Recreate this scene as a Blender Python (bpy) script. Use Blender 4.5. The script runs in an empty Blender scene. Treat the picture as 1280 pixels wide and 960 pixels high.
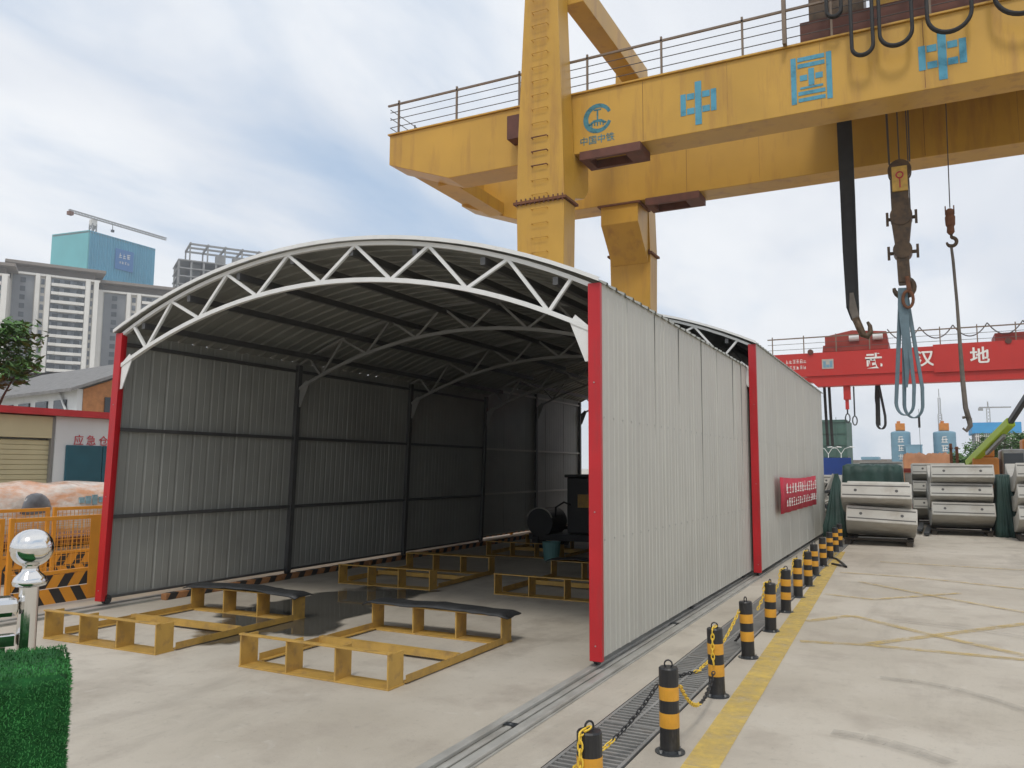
import bpy, bmesh, math, random
from mathutils import Vector, Matrix, noise as mnoise
random.seed(7)
S = bpy.context.scene
COL = S.collection
R = math.radians

# ------------------------------------------------------------------ camera
F = 1005.0; H = 1.6
_y, _p, _r = R(27.0), R(5.96), R(0.3)
cf = Vector((-math.sin(_y)*math.cos(_p), math.cos(_y)*math.cos(_p), math.sin(_p)))
_rr = Vector((math.cos(_y), math.sin(_y), 0)); _uu = _rr.cross(cf)
cr = _rr*math.cos(_r) + _uu*math.sin(_r); cu = -_rr*math.sin(_r) + _uu*math.cos(_r)
CAM = Vector((0, 0, H))
cam = bpy.data.cameras.new('camera'); co = bpy.data.objects.new('camera', cam); COL.objects.link(co)
m = Matrix((cr, cu, -cf)).transposed().to_4x4(); m.translation = CAM
co.matrix_world = m
cam.sensor_fit = 'HORIZONTAL'; cam.sensor_width = 36; cam.lens = F/1280*36
cam.clip_start = 0.05; cam.clip_end = 6000
S.camera = co

def ray(x, y): return cf + cr*((x-640)/F) - cu*((y-480)/F)
def atY(x, y, Y):
    d = ray(x, y); return CAM + d*(Y/d.y)
def far(x, y, D):
    d = ray(x, y); return CAM + d*(D/math.hypot(d.x, d.y))
def gnd(x, y, z=0):
    d = ray(x, y); return CAM + d*((z-H)/d.z)

# ------------------------------------------------------------------ materials
MATS = {}
def mat(name, col, rough=0.6, metal=0.0, var=0.12, scale=3.0, bump=0.0, bscale=60.0, dirt=0.0, dirtcol=(0.12, 0.09, 0.06),
        dscale=(1.5, 1.5, 0.25), dth=0.55, spec=0.5, trans=0.0, alpha=1.0, coat=0.0, rand=0.0):
    mt = bpy.data.materials.new(name); mt.use_nodes = True
    nt = mt.node_tree; N = nt.nodes; L = nt.links
    b = N['Principled BSDF']
    tc = N.new('ShaderNodeTexCoord')
    nz = N.new('ShaderNodeTexNoise'); nz.inputs['Scale'].default_value = scale; nz.inputs['Detail'].default_value = 6
    L.new(tc.outputs['Object'], nz.inputs['Vector'])
    mr = N.new('ShaderNodeMapRange'); mr.inputs[1].default_value = .3; mr.inputs[2].default_value = .7
    mr.inputs[3].default_value = 1-var; mr.inputs[4].default_value = 1+var
    L.new(nz.outputs['Fac'], mr.inputs[0])
    mx = N.new('ShaderNodeVectorMath'); mx.operation = 'SCALE'; mx.inputs[0].default_value = col[:3]
    L.new(mr.outputs[0], mx.inputs['Scale'])
    out = mx.outputs[0]
    if rand:
        oi = N.new('ShaderNodeObjectInfo'); rm = N.new('ShaderNodeMapRange'); rm.inputs[3].default_value = 1-rand; rm.inputs[4].default_value = 1+rand
        L.new(oi.outputs['Random'], rm.inputs[0]); sx_ = N.new('ShaderNodeVectorMath'); sx_.operation = 'SCALE'; L.new(out, sx_.inputs[0]); L.new(rm.outputs[0], sx_.inputs['Scale']); out = sx_.outputs[0]
    if dirt > 0:
        mp = N.new('ShaderNodeMapping'); mp.inputs['Scale'].default_value = dscale
        L.new(tc.outputs['Object'], mp.inputs['Vector'])
        n2 = N.new('ShaderNodeTexNoise'); n2.inputs['Scale'].default_value = 2.0; n2.inputs['Detail'].default_value = 8; n2.inputs['Roughness'].default_value = .65
        L.new(mp.outputs[0], n2.inputs['Vector'])
        r2 = N.new('ShaderNodeMapRange'); r2.inputs[1].default_value = dth; r2.inputs[2].default_value = dth+.2
        r2.inputs[3].default_value = 0; r2.inputs[4].default_value = dirt
        L.new(n2.outputs['Fac'], r2.inputs[0])
        mm = N.new('ShaderNodeMix'); mm.data_type = 'RGBA'
        L.new(r2.outputs[0], mm.inputs['Factor']); L.new(out, mm.inputs[6]); mm.inputs[7].default_value = (*dirtcol, 1)
        out = mm.outputs[2]
    L.new(out, b.inputs['Base Color'])
    b.inputs['Metallic'].default_value = metal; b.inputs['Specular IOR Level'].default_value = spec
    b.inputs['Transmission Weight'].default_value = trans; b.inputs['Alpha'].default_value = alpha
    b.inputs['Coat Weight'].default_value = coat
    rr = N.new('ShaderNodeMapRange'); rr.inputs[3].default_value = max(0, rough-.08); rr.inputs[4].default_value = min(1, rough+.08)
    L.new(nz.outputs['Fac'], rr.inputs[0]); L.new(rr.outputs[0], b.inputs['Roughness'])
    if bump > 0:
        nb = N.new('ShaderNodeTexNoise'); nb.inputs['Scale'].default_value = bscale; nb.inputs['Detail'].default_value = 4
        L.new(tc.outputs['Object'], nb.inputs['Vector'])
        bp = N.new('ShaderNodeBump'); bp.inputs['Strength'].default_value = bump; bp.inputs['Distance'].default_value = .02
        L.new(nb.outputs['Fac'], bp.inputs['Height']); L.new(bp.outputs[0], b.inputs['Normal'])
    MATS[name] = mt
    return mt

def worn(name, col, cover=0.5, scale=6.0, soft=.12, rough=.8, amax=1.0):
    """paint that has partly worn off the concrete (noise holes)"""
    mt = bpy.data.materials.new(name); mt.use_nodes = True
    N = mt.node_tree.nodes; L = mt.node_tree.links
    b = N['Principled BSDF']; tc = N.new('ShaderNodeTexCoord')
    nz = N.new('ShaderNodeTexNoise'); nz.inputs['Scale'].default_value = scale; nz.inputs['Detail'].default_value = 9; nz.inputs['Roughness'].default_value = .7
    L.new(tc.outputs['Object'], nz.inputs['Vector'])
    mr = N.new('ShaderNodeMapRange'); mr.inputs[1].default_value = cover-soft; mr.inputs[2].default_value = cover+soft
    mr.inputs[3].default_value = amax; mr.inputs[4].default_value = 0
    L.new(nz.outputs['Fac'], mr.inputs[0]); L.new(mr.outputs[0], b.inputs['Alpha'])
    n2 = N.new('ShaderNodeTexNoise'); n2.inputs['Scale'].default_value = 2.5; n2.inputs['Detail'].default_value = 6
    L.new(tc.outputs['Object'], n2.inputs['Vector'])
    m2 = N.new('ShaderNodeMapRange'); m2.inputs[3].default_value = .75; m2.inputs[4].default_value = 1.25
    L.new(n2.outputs['Fac'], m2.inputs[0])
    v = N.new('ShaderNodeVectorMath'); v.operation = 'SCALE'; v.inputs[0].default_value = col
    L.new(m2.outputs[0], v.inputs['Scale']); L.new(v.outputs[0], b.inputs['Base Color'])
    b.inputs['Roughness'].default_value = rough
    MATS[name] = mt
    return mt

def concrete_ground():
    mt = bpy.data.materials.new('yard_concrete'); mt.use_nodes = True
    N = mt.node_tree.nodes; L = mt.node_tree.links
    b = N['Principled BSDF']; tc = N.new('ShaderNodeTexCoord')
    def noise(scale, detail=6, rough=.55, sc=(1, 1, 1), dist=0):
        mp = N.new('ShaderNodeMapping'); mp.inputs['Scale'].default_value = sc; L.new(tc.outputs['Object'], mp.inputs[0])
        n = N.new('ShaderNodeTexNoise'); n.inputs['Scale'].default_value = scale; n.inputs['Detail'].default_value = detail
        n.inputs['Roughness'].default_value = rough; n.inputs['Distortion'].default_value = dist
        L.new(mp.outputs[0], n.inputs['Vector']); return n.outputs['Fac']
    def rng(src, a, c, lo, hi):
        m_ = N.new('ShaderNodeMapRange'); m_.inputs[1].default_value = a; m_.inputs[2].default_value = c
        m_.inputs[3].default_value = lo; m_.inputs[4].default_value = hi; L.new(src, m_.inputs[0]); return m_.outputs[0]
    def mixc(f, a, c):
        m_ = N.new('ShaderNodeMix'); m_.data_type = 'RGBA'; L.new(f, m_.inputs['Factor'])
        if isinstance(a, tuple): m_.inputs[6].default_value = (*a, 1)
        else: L.new(a, m_.inputs[6])
        m_.inputs[7].default_value = (*c, 1); return m_.outputs[2]
    c = mixc(rng(noise(.35, 5), .35, .65, 0, 1), (.42, .375, .305), (.56, .512, .435))
    c = mixc(rng(noise(1.6, 8, .65), .50, .68, 0, .7), c, (.36, .315, .26))      # blotchy stains
    c = mixc(rng(noise(.9, 9, .7, (1, .22, 1), .6), .52, .70, 0, .6), c, (.30, .265, .22))   # traffic-drawn grime along the lane
    c = mixc(rng(noise(14, 6, .7), .56, .76, 0, .45), c, (.26, .235, .20))
    c = mixc(rng(noise(55, 3, .6), .64, .72, 0, .6), c, (.20, .18, .155))       # grit
    c = mixc(rng(noise(.55, 8, .75, (1, 1, 1), 2.2), .66, .72, 0, .55), c, (.25, .225, .19))   # old oil and water stains
    c = mixc(rng(noise(3.1, 7, .7, (1, 1, 1), 1.2), .60, .78, 0, .5), c, (.60, .575, .52))   # cement bloom
    L.new(c, b.inputs['Base Color'])
    L.new(rng(noise(2.2), .3, .7, .55, .85), b.inputs['Roughness'])
    bp = N.new('ShaderNodeBump'); bp.inputs['Strength'].default_value = .25; bp.inputs['Distance'].default_value = .01
    L.new(noise(45, 6, .7), bp.inputs['Height']); L.new(bp.outputs[0], b.inputs['Normal'])
    b.inputs['Specular IOR Level'].default_value = .3
    return mt

M = {
 'ground': concrete_ground(),
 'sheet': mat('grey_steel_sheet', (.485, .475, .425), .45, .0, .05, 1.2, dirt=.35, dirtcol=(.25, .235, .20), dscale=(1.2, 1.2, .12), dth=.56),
 'lapshadow': mat('lap_shadow_grey', (.16, .16, .15), .7),  # shadow of the lap gaps, put into the colour
 'shadelining': mat('sheet_inside_shade', (.33, .335, .31), .55, 0, .1, 1.5),  # wall sheet in a darker tone, interior shade put into its colour
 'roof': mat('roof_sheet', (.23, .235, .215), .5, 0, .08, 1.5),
 'trusswhite': mat('white_painted_tube', (.72, .72, .70), .45, 0, .05, 8, dirt=.3, dirtcol=(.4, .38, .34), dscale=(4, 4, 4)),
 'framedark': mat('dark_steel_tube', (.10, .10, .10), .5, .2, .1),
 'purlin': mat('purlin_steel', (.27, .27, .26), .5, .1, .1),
 'red': mat('red_flashing', (.47, .012, .018), .4, 0, .12, 2, dirt=.5, dirtcol=(.27, .035, .035), dscale=(6, 6, .9), dth=.52),
 'yellow': mat('crane_yellow', (.53, .30, .042), .42, 0, .12, .45, dirt=.7, dirtcol=(.34, .165, .04), dscale=(1.1, 1.1, .14), dth=.52),
 'seamyellow': mat('weld_bead', (.36, .19, .04), .6, 0, .3, 6),
 'brown': mat('rusty_brown', (.12, .045, .03), .7, 0, .25, 3),
 'rust': mat('rust_line', (.16, .065, .03), .85, 0, .3, 8),
 'steelbar': mat('rail_bar', (.20, .15, .11), .6, .2, .15),
 'wire': mat('wire_rope', (.10, .09, .085), .6, .3),
 'blueletter': worn('blue_lettering', (.075, .30, .42), .72, 3, .2, .6),
 'blueemblem': worn('blue_emblem_paint', (.06, .22, .27), .64, 7, .2, .6),
 'standyellow': mat('stand_yellow', (.48, .29, .065), .55, 0, .15, 5, dirt=.75, dirtcol=(.24, .15, .07), dscale=(4, 4, 4), dth=.50),
 'rubber': mat('black_rubber', (.028, .029, .03), .5, 0, .3, 6, bump=.4, bscale=25),
 'black': mat('black_paint', (.018, .018, .019), .42, 0, .25, 9, dirt=.7, dirtcol=(.12, .11, .1), dscale=(6, 6, 2), dth=.58),
 'bollyellow': mat('bollard_yellow', (.66, .32, .03), .45, 0, .15, 9, dirt=.6, dirtcol=(.3, .17, .05), dscale=(6, 6, 2), dth=.58),
 'chainyellow': mat('chain_yellow', (.75, .50, .05), .45),
 'railsteel': mat('rail_steel', (.40, .39, .355), .5, .15, .15, 4, dirt=.6, dirtcol=(.22, .19, .15), dscale=(3, .5, 3), dth=.5),
 'galv': mat('galvanised_steel', (.34, .345, .34), .42, .55, .15, 4, dirt=.6, dirtcol=(.20, .17, .13), dscale=(3, .6, 3), dth=.5),
 'grate': mat('grate_steel', (.28, .275, .26), .5, .2, .25, 3, dirt=.5, dirtcol=(.17, .12, .08), dscale=(3, 3, 3), dth=.52),
 'trench': mat('drain_near_black', (.022, .021, .02), .6, 0, .3, 5),  # near-black for the trench floor and walls
 'orange': mat('barrier_orange', (.72, .30, .03), .45, 0, .08, 4, dirt=.35, dirtcol=(.40, .16, .03), dscale=(3, 3, 1)),
 'kerborange': mat('dusty_kerb_orange', (.36, .17, .07), .7, 0, .25, 6),
 'stripeblack': mat('stripe_black', (.03, .028, .028), .5, 0, .2, 6),
 'stainless': mat('polished_stainless', (.78, .77, .75), .12, 1.0, .04, 6),
 'turf': mat('turf_green', (.012, .085, .02), .75, 0, .35, 30, spec=.2),
 'turfblade': mat('turf_blade', (.036, .17, .042), .65, 0, .6, 7, spec=.25),
 'whitewall': mat('white_wall', (.66, .68, .68), .65, 0, .04, 1, dirt=.25, dirtcol=(.45, .45, .43), dscale=(1, 1, .2)),
 'shutter': mat('beige_shutter', (.56, .50, .31), .5, 0, .06, 2),
 'shutterdark': mat('shutter_jamb', (.24, .235, .22), .6),
 'teal': mat('teal_door', (.018, .095, .13), .4, 0, .1, 3),
 'redtrim': mat('red_trim', (.45, .025, .03), .5),
 'textred': mat('red_text', (.52, .045, .07), .5),
 'textwhite': mat('white_text', (.80, .78, .74), .6, 0, .1, 10),
 'tile': mat('grey_roof_tile', (.20, .195, .19), .8, 0, .2, 4),
 'darkroof': mat('dark_roof', (.035, .034, .034), .7),
 'brick': mat('orange_brick', (.45, .20, .08), .8, 0, .15, 6),
 'glass': mat('window_glass', (.05, .06, .07), .12, 0, .3, .4),
 'towerwall': mat('tower_stone', (.60, .575, .525), .8, 0, .06, .1),
 'towergrey': mat('tower_grey_facade', (.20, .21, .225), .6, 0, .15, .15),
 'towerglass': mat('tower_window', (.16, .18, .205), .3, 0, .6, .35),
 'balcony': mat('balcony_white', (.72, .70, .655), .7, 0, .05, .2),
 'towerroof': mat('tower_roof', (.23, .20, .175), .8, 0, .1, .1),
 'netteal': mat('teal_netting', (.13, .42, .45), .7, 0, .1, .06, dirt=.3, dirtcol=(.10, .34, .40), dscale=(.3, .3, .03)),
 'netblue': mat('blue_netting', (.09, .32, .46), .7, 0, .12, .06, dirt=.45, dirtcol=(.06, .22, .34), dscale=(.4, .4, .02), dth=.5),
 'netbluedark': mat('blue_panel', (.04, .16, .38), .6),
 'netgreen': mat('green_netting', (.055, .12, .09), .8, 0, .2, .3, dirt=.4, dirtcol=(.08, .16, .13), dscale=(.6, .6, .2)),
 'rawconcrete': mat('raw_concrete', (.26, .26, .255), .85, 0, .15, .3),
 'slab': mat('segment_concrete', (.47, .455, .41), .75, 0, .12, 1.3, bump=.2, bscale=40, dirt=.6, dirtcol=(.27, .23, .18), dscale=(.7, 1.2, 1.4), dth=.50, rand=.09),
 'groove': mat('groove_rubber', (.10, .097, .09), .7),
 'timber': mat('dark_timber', (.05, .04, .03), .85),
 'tarp': mat('green_tarp', (.02, .055, .045), .6, 0, .3, 2, bump=.5, bscale=6),
 'tarpblue': mat('blue_hoarding', (.015, .08, .38), .5, 0, .1, 1),
 'gantryred': mat('gantry_red', (.50, .028, .022), .45, 0, .06, .6, dirt=.3, dirtcol=(.28, .03, .025), dscale=(.8, .8, .2)),
 'trolleyred': mat('trolley_red', (.30, .04, .025), .6, 0, .15, 1.5),
 'bannerred': mat('banner_cloth', (.46, .02, .045), .7, 0, .12, 3),
 'slingblue': mat('blue_webbing', (.14, .205, .24), .8, 0, .12, 5),
 'slingblack': mat('black_webbing', (.022, .022, .022), .75, 0, .3, 4),
 'slinggrey': mat('grey_webbing', (.15, .13, .11), .85, 0, .25, 5),
 'hookbrown': mat('greasy_steel', (.10, .062, .032), .5, .2, .4, 5, dirt=.7, dirtcol=(.03, .024, .02), dscale=(3, 3, 2), dth=.5),
 'plate': mat('hook_plate', (.60, .38, .08), .5, 0, .15, 8),
 'silo': mat('silo_blue', (.17, .31, .40), .5, 0, .1, .8),
 'orangebox': mat('machine_orange', (.55, .20, .03), .5, 0, .15, 2),
 'lime': mat('lime_boom', (.42, .58, .03), .4, 0, .08, 2),
 'darkmetal': mat('dark_metal', (.045, .05, .055), .4, .3),
 'skyblue': mat('bright_blue_panel', (.06, .32, .62), .6, 0, .05, 1),
 'earth': mat('orange_earth', (.36, .17, .085), .9, 0, .25, 1.2, bump=.6, bscale=3),
 'film': mat('plastic_film', (.70, .62, .55), .2, 0, .18, 3.0, bump=1.0, bscale=9, dirt=.8, dirtcol=(.62, .25, .09), dscale=(1.2, .8, 2.6), dth=.43),
 'filmdark': mat('dark_wrapped_pump', (.17, .175, .19), .25, 0, .3, 4, bump=.6, bscale=10),
 'filmblue': mat('blue_printed_label', (.25, .40, .46), .35, 0, .3, 12),
 'leaf': mat('leaf_green', (.065, .15, .03), .6, 0, .45, 2.2),
 'bark': mat('bark', (.10, .075, .05), .9),
 'machine': mat('black_machine', (.02, .021, .022), .45, .2, .3),
 'bucket': mat('teal_bucket', (.10, .24, .24), .5),
 'tyremark': worn('tyre_mark', (.17, .155, .135), .47, 11, .28, .8, .42),
 'yline': worn('yellow_road_paint', (.64, .455, .11), .59, 7, .30),
 'yhatch': worn('faded_yellow_paint', (.58, .43, .17), .47, 6, .22),
 'lamp': mat('lamp_white', (.75, .75, .74), .4),
}
def waterm():
    mt = bpy.data.materials.new('wet_concrete'); mt.use_nodes = True
    N = mt.node_tree.nodes; L = mt.node_tree.links; b = N['Principled BSDF']
    tc = N.new('ShaderNodeTexCoord')
    nz = N.new('ShaderNodeTexNoise'); nz.inputs['Scale'].default_value = 1.6; nz.inputs['Detail'].default_value = 5
    L.new(tc.outputs['Object'], nz.inputs['Vector'])
    at = N.new('ShaderNodeAttribute'); at.attribute_name = 'edge'
    mth = N.new('ShaderNodeMath'); mth.operation = 'MULTIPLY_ADD'; L.new(nz.outputs['Fac'], mth.inputs[0]); mth.inputs[1].default_value = 1.1
    L.new(at.outputs['Fac'], mth.inputs[2])
    mr = N.new('ShaderNodeMapRange'); mr.inputs[1].default_value = .72; mr.inputs[2].default_value = .86; L.new(mth.outputs[0], mr.inputs[0])
    L.new(mr.outputs[0], b.inputs['Alpha'])
    b.inputs['Base Color'].default_value = (.075, .07, .058, 1); b.inputs['Roughness'].default_value = .06
    b.inputs['Specular IOR Level'].default_value = .5
    return mt
M['water'] = waterm()

# ------------------------------------------------------------------ mesh builder
ORG = {}
class MB:
    def __init__(s): s.v = []; s.f = []
    def add(s, vs, fs):
        n = len(s.v); s.v += [Vector(v) for v in vs]; s.f += [tuple(i+n for i in f) for f in fs]; return s
    def box(s, x0, x1, y0, y1, z0, z1):
        return s.add([(x0,y0,z0),(x1,y0,z0),(x1,y1,z0),(x0,y1,z0),(x0,y0,z1),(x1,y0,z1),(x1,y1,z1),(x0,y1,z1)],
                     [(0,3,2,1),(4,5,6,7),(0,1,5,4),(1,2,6,5),(2,3,7,6),(3,0,4,7)])
    def obox(s, c, ax, ay, az):
        c = Vector(c); ax = Vector(ax); ay = Vector(ay); az = Vector(az)
        vs = [c+ax*i+ay*j+az*k for k in (-1,1) for i,j in ((-1,-1),(1,-1),(1,1),(-1,1))]
        return s.add(vs, [(0,3,2,1),(4,5,6,7),(0,1,5,4),(1,2,6,5),(2,3,7,6),(3,0,4,7)])
    def bar(s, p, q, w, h=None, up=(0,0,1)):
        p = Vector(p); q = Vector(q); d = (q-p); l = d.length; d.normalize(); h = h or w
        up = Vector(up); sd = d.cross(up)
        if sd.length < 1e-3: sd = d.cross(Vector((0,1,0)))
        sd.normalize(); u = sd.cross(d)
        return s.obox((p+q)/2, sd*w/2, d*l/2, u*h/2)
    def tube(s, pts, r, n=8, closed=False, caps=True):
        pts = [Vector(p) for p in pts]; k = len(pts)
        rs = r if isinstance(r, (list, tuple)) else [r]*k
        base = len(s.v); prev = None
        for i, p in enumerate(pts):
            a = pts[(i-1) % k] if (closed or i > 0) else p; b = pts[(i+1) % k] if (closed or i < k-1) else p
            t = (b-a).normalized()
            if prev is None:
                e = Vector((0,0,1)) if abs(t.z) < .9 else Vector((1,0,0))
                u = t.cross(e).normalized()
            else:
                u = (prev - t*prev.dot(t)).normalized()
            prev = u; w = t.cross(u)
            for j in range(n):
                an = 2*math.pi*j/n; s.v.append(p+(u*math.cos(an)+w*math.sin(an))*rs[i])
        for i in range(k if closed else k-1):
            for j in range(n):
                i2 = (i+1) % k
                s.f.append((base+i*n+j, base+i*n+(j+1)%n, base+i2*n+(j+1)%n, base+i2*n+j))
        if caps and not closed:
            s.f.append(tuple(base+j for j in reversed(range(n)))); s.f.append(tuple(base+(k-1)*n+j for j in range(n)))
        return s
    def strip(s, pts, w, t=.01, side=(1,0,0)):
        """flat webbing: a ribbon of width w and thickness t along pts"""
        pts = [Vector(p) for p in pts]; k = len(pts); base = len(s.v); side = Vector(side)
        ws = w if isinstance(w, (list, tuple)) else [w]*k
        for i, p in enumerate(pts):
            tg = (pts[min(i+1,k-1)]-pts[max(i-1,0)]).normalized(); sd = (side-tg*side.dot(tg)).normalized(); nn = tg.cross(sd)
            for a, b in ((-1,-1),(1,-1),(1,1),(-1,1)): s.v.append(p+sd*a*ws[i]/2+nn*b*t/2)
        for i in range(k-1):
            for j in range(4): s.f.append((base+i*4+j, base+i*4+(j+1)%4, base+i*4+4+(j+1)%4, base+i*4+4+j))
        s.f += [(base+3,base+2,base+1,base), tuple(base+(k-1)*4+j for j in range(4))]
        return s
    def lathe(s, prof, c=(0,0,0), n=20):
        base = len(s.v); c = Vector(c)
        for r, z in prof:
            for j in range(n):
                a = 2*math.pi*j/n; s.v.append(c+Vector((r*math.cos(a), r*math.sin(a), z)))
        for i in range(len(prof)-1):
            for j in range(n): s.f.append((base+i*n+j, base+i*n+(j+1)%n, base+(i+1)*n+(j+1)%n, base+(i+1)*n+j))
        s.f.append(tuple(base+j for j in reversed(range(n)))); s.f.append(tuple(base+(len(prof)-1)*n+j for j in range(n)))
        return s
    def prism(s, poly, o, u, v, w):
        """poly in (u,v) extruded along w"""
        o = Vector(o); u = Vector(u); v = Vector(v); w = Vector(w); k = len(poly)
        a = [o+u*p[0]+v*p[1] for p in poly]; b = [p+w for p in a]
        return s.add(a+b, [tuple(reversed(range(k))), tuple(range(k,2*k))]+[(i,(i+1)%k,k+(i+1)%k,k+i) for i in range(k)])
    def loft(s, rings, caps=True):
        base = len(s.v); n = len(rings[0])
        for r_ in rings: s.v += [Vector(p) for p in r_]
        for i in range(len(rings)-1):
            for j in range(n): s.f.append((base+i*n+j, base+i*n+(j+1)%n, base+(i+1)*n+(j+1)%n, base+(i+1)*n+j))
        if caps: s.f += [tuple(base+j for j in reversed(range(n))), tuple(base+(len(rings)-1)*n+j for j in range(n))]
        return s
    def build(s, name, m_, parent=None, world=False, smooth=False, bevel=0, fix=True):
        off = ORG.get(parent, Vector()) if world and parent else Vector()
        me = bpy.data.meshes.new(name); me.from_pydata([v-off for v in s.v], [], s.f)
        me.materials.append(m_)
        if fix:
            bm = bmesh.new(); bm.from_mesh(me); bmesh.ops.recalc_face_normals(bm, faces=bm.faces); bm.to_mesh(me); bm.free()
        if smooth:
            for p in me.polygons: p.use_smooth = True
        o = bpy.data.objects.new(name, me); COL.objects.link(o)
        if parent: o.parent = parent; ORG[o] = ORG.get(parent, Vector())
        else: ORG[o] = Vector()
        if bevel:
            b = o.modifiers.new('bevel', 'BEVEL'); b.width = bevel; b.segments = 2; b.limit_method = 'ANGLE'
        return o

def tag(o, label, cat, group=None, kind=None):
    if label: o['label'] = label
    if cat: o['category'] = cat
    if group: o['group'] = group
    if kind: o['kind'] = kind
    return o
def struct(o): o['kind'] = 'structure'; return o
def thing(name, loc, label, cat, group=None, rz=0):
    o = bpy.data.objects.new(name, None); COL.objects.link(o); o.location = loc; o.rotation_euler.z = rz
    o.empty_display_size = .2
    ORG[o] = Vector(loc); return tag(o, label, cat, group)
KIDS = {}
def copy_tree(o, loc=None, rz=None, label=None, parent=None):
    c = o.copy(); COL.objects.link(c)
    if parent: c.parent = parent
    for ch in [k for k in bpy.data.objects if k.parent == o and k is not c]: copy_tree(ch, parent=c)
    if loc is not None: c.location = loc
    if rz is not None: c.rotation_euler.z = rz
    if label: c['label'] = label
    return c
def text(name, body, size, m_, parent, loc, right, up, out=.004, world=True, bold=0.0):
    cu_ = bpy.data.curves.new(name, 'FONT'); cu_.body = body; cu_.size = size; cu_.extrude = .003; cu_.offset = bold
    cu_.align_x = 'CENTER'; cu_.align_y = 'CENTER'
    t = bpy.data.objects.new(name, cu_); COL.objects.link(t); bpy.context.view_layer.update()
    me = bpy.data.meshes.new_from_object(t.evaluated_get(bpy.context.evaluated_depsgraph_get()))
    bpy.data.objects.remove(t); bpy.data.curves.remove(cu_)
    right = Vector(right).normalized(); up = Vector(up).normalized(); nn = right.cross(up)
    off = ORG.get(parent, Vector()) if parent else Vector()
    for v in me.vertices: v.co = Vector(loc)+right*v.co.x+up*v.co.y+nn*(v.co.z+out)-off
    me.materials.clear(); me.materials.append(m_)
    o = bpy.data.objects.new(name, me); COL.objects.link(o)
    if parent: o.parent = parent; ORG[o] = ORG[parent]
    return o
def glyphs(mb, o, right, up, n, w, h, gap, t, rnd):
    """rows of small brush-stroke characters too small to read"""
    right = Vector(right).normalized(); up = Vector(up).normalized(); nn = right.cross(up)
    for i in range(n):
        b = Vector(o)+right*(i*(w+gap))
        for k in range(rnd.randint(2, 3)):
            y = h*(.12+.38*k+rnd.uniform(-.04, .04)); l = w*rnd.uniform(.6, 1)
            mb.obox(b+right*w/2+up*y+nn*t, right*l/2, up*h*.055, nn*t*.5)
        for k in range(rnd.randint(1, 3)):
            x = w*rnd.uniform(.12, .88); l = h*rnd.uniform(.5, .95)
            mb.obox(b+right*x+up*(h*rnd.uniform(.42, .55))+nn*t*1.1, right*w*.055, up*l/2, nn*t*.5)

# ------------------------------------------------------------------ world and light
W = bpy.data.worlds.new('World'); S.world = W; W.use_nodes = True
N = W.node_tree.nodes; L = W.node_tree.links
bg = N['Background']; SUN_EL, SUN_AZ = R(56), R(166)    # azimuth measured from +Y clockwise
sky = N.new('ShaderNodeTexSky'); sky.sky_type = 'NISHITA'; sky.sun_disc = False
sky.sun_elevation = SUN_EL; sky.sun_rotation = SUN_AZ; sky.air_density = 1.0; sky.dust_density = 2.0; sky.ozone_density = 1.5
tc = N.new('ShaderNodeTexCoord'); sep = N.new('ShaderNodeSeparateXYZ'); L.new(tc.outputs['Generated'], sep.inputs[0])
def math_(op, a, b=None, c=None):
    n = N.new('ShaderNodeMath'); n.operation = op
    for i, x in enumerate((a, b, c)):
        if x is None: continue
        if isinstance(x, (int, float)): n.inputs[i].default_value = x
        else: L.new(x, n.inputs[i])
    return n.outputs[0]
zc = math_('ADD', math_('MAXIMUM', sep.outputs['Z'], 0.0), .16)
px, py = math_('DIVIDE', sep.outputs['X'], zc), math_('DIVIDE', sep.outputs['Y'], zc)
cmb = N.new('ShaderNodeCombineXYZ'); L.new(px, cmb.inputs[0]); L.new(py, cmb.inputs[1])
def cloud(scale, detail, rough, off, rot, sc, dist):
    mp = N.new('ShaderNodeMapping'); mp.inputs['Location'].default_value = off; mp.inputs['Rotation'].default_value = (0,0,rot); mp.inputs['Scale'].default_value = sc
    L.new(cmb.outputs[0], mp.inputs[0])
    n = N.new('ShaderNodeTexNoise'); n.inputs['Scale'].default_value = scale; n.inputs['Detail'].default_value = detail
    n.inputs['Roughness'].default_value = rough; n.inputs['Distortion'].default_value = dist
    L.new(mp.outputs[0], n.inputs['Vector']); return n.outputs['Fac']
def mrange(x, a, b, lo=0, hi=1):
    n = N.new('ShaderNodeMapRange'); n.interpolation_type = 'SMOOTHSTEP'
    for i, v in enumerate((a, b, lo, hi)): n.inputs[1+i].default_value = v
    L.new(x, n.inputs[0]); return n.outputs[0]
big = cloud(.75, 7, .52, (3.1, 1.7, 0), .6, (1, .55, 1), .35)
med = cloud(2.2, 8, .55, (7.7, 4.2, 0), .9, (1, .38, 1), .5)
dens = math_('ADD', math_('MULTIPLY', big, .68), math_('MULTIPLY', med, .32))
cover = mrange(dens, .32, .52)
cmix = N.new('ShaderNodeMix'); cmix.data_type = 'RGBA'; cmix.inputs[6].default_value = (7.9, 8.3, 9.0, 1); cmix.inputs[7].default_value = (9.5, 9.75, 10.1, 1)
L.new(mrange(cloud(1.5, 6, .5, (1.3, 9.2, 0), .4, (1, .5, 1), .3), .36, .64), cmix.inputs['Factor'])
blue = N.new('ShaderNodeMix'); blue.data_type = 'RGBA'; blue.inputs['Factor'].default_value = .66
L.new(sky.outputs[0], blue.inputs[6]); blue.inputs[7].default_value = (5.4, 7.2, 9.6, 1)      # thin veil over the blue gaps
fin = N.new('ShaderNodeMix'); fin.data_type = 'RGBA'
L.new(cover, fin.inputs['Factor']); L.new(blue.outputs[2], fin.inputs[6]); L.new(cmix.outputs[2], fin.inputs[7])
L.new(fin.outputs[2], bg.inputs['Color']); bg.inputs['Strength'].default_value = .088
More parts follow.
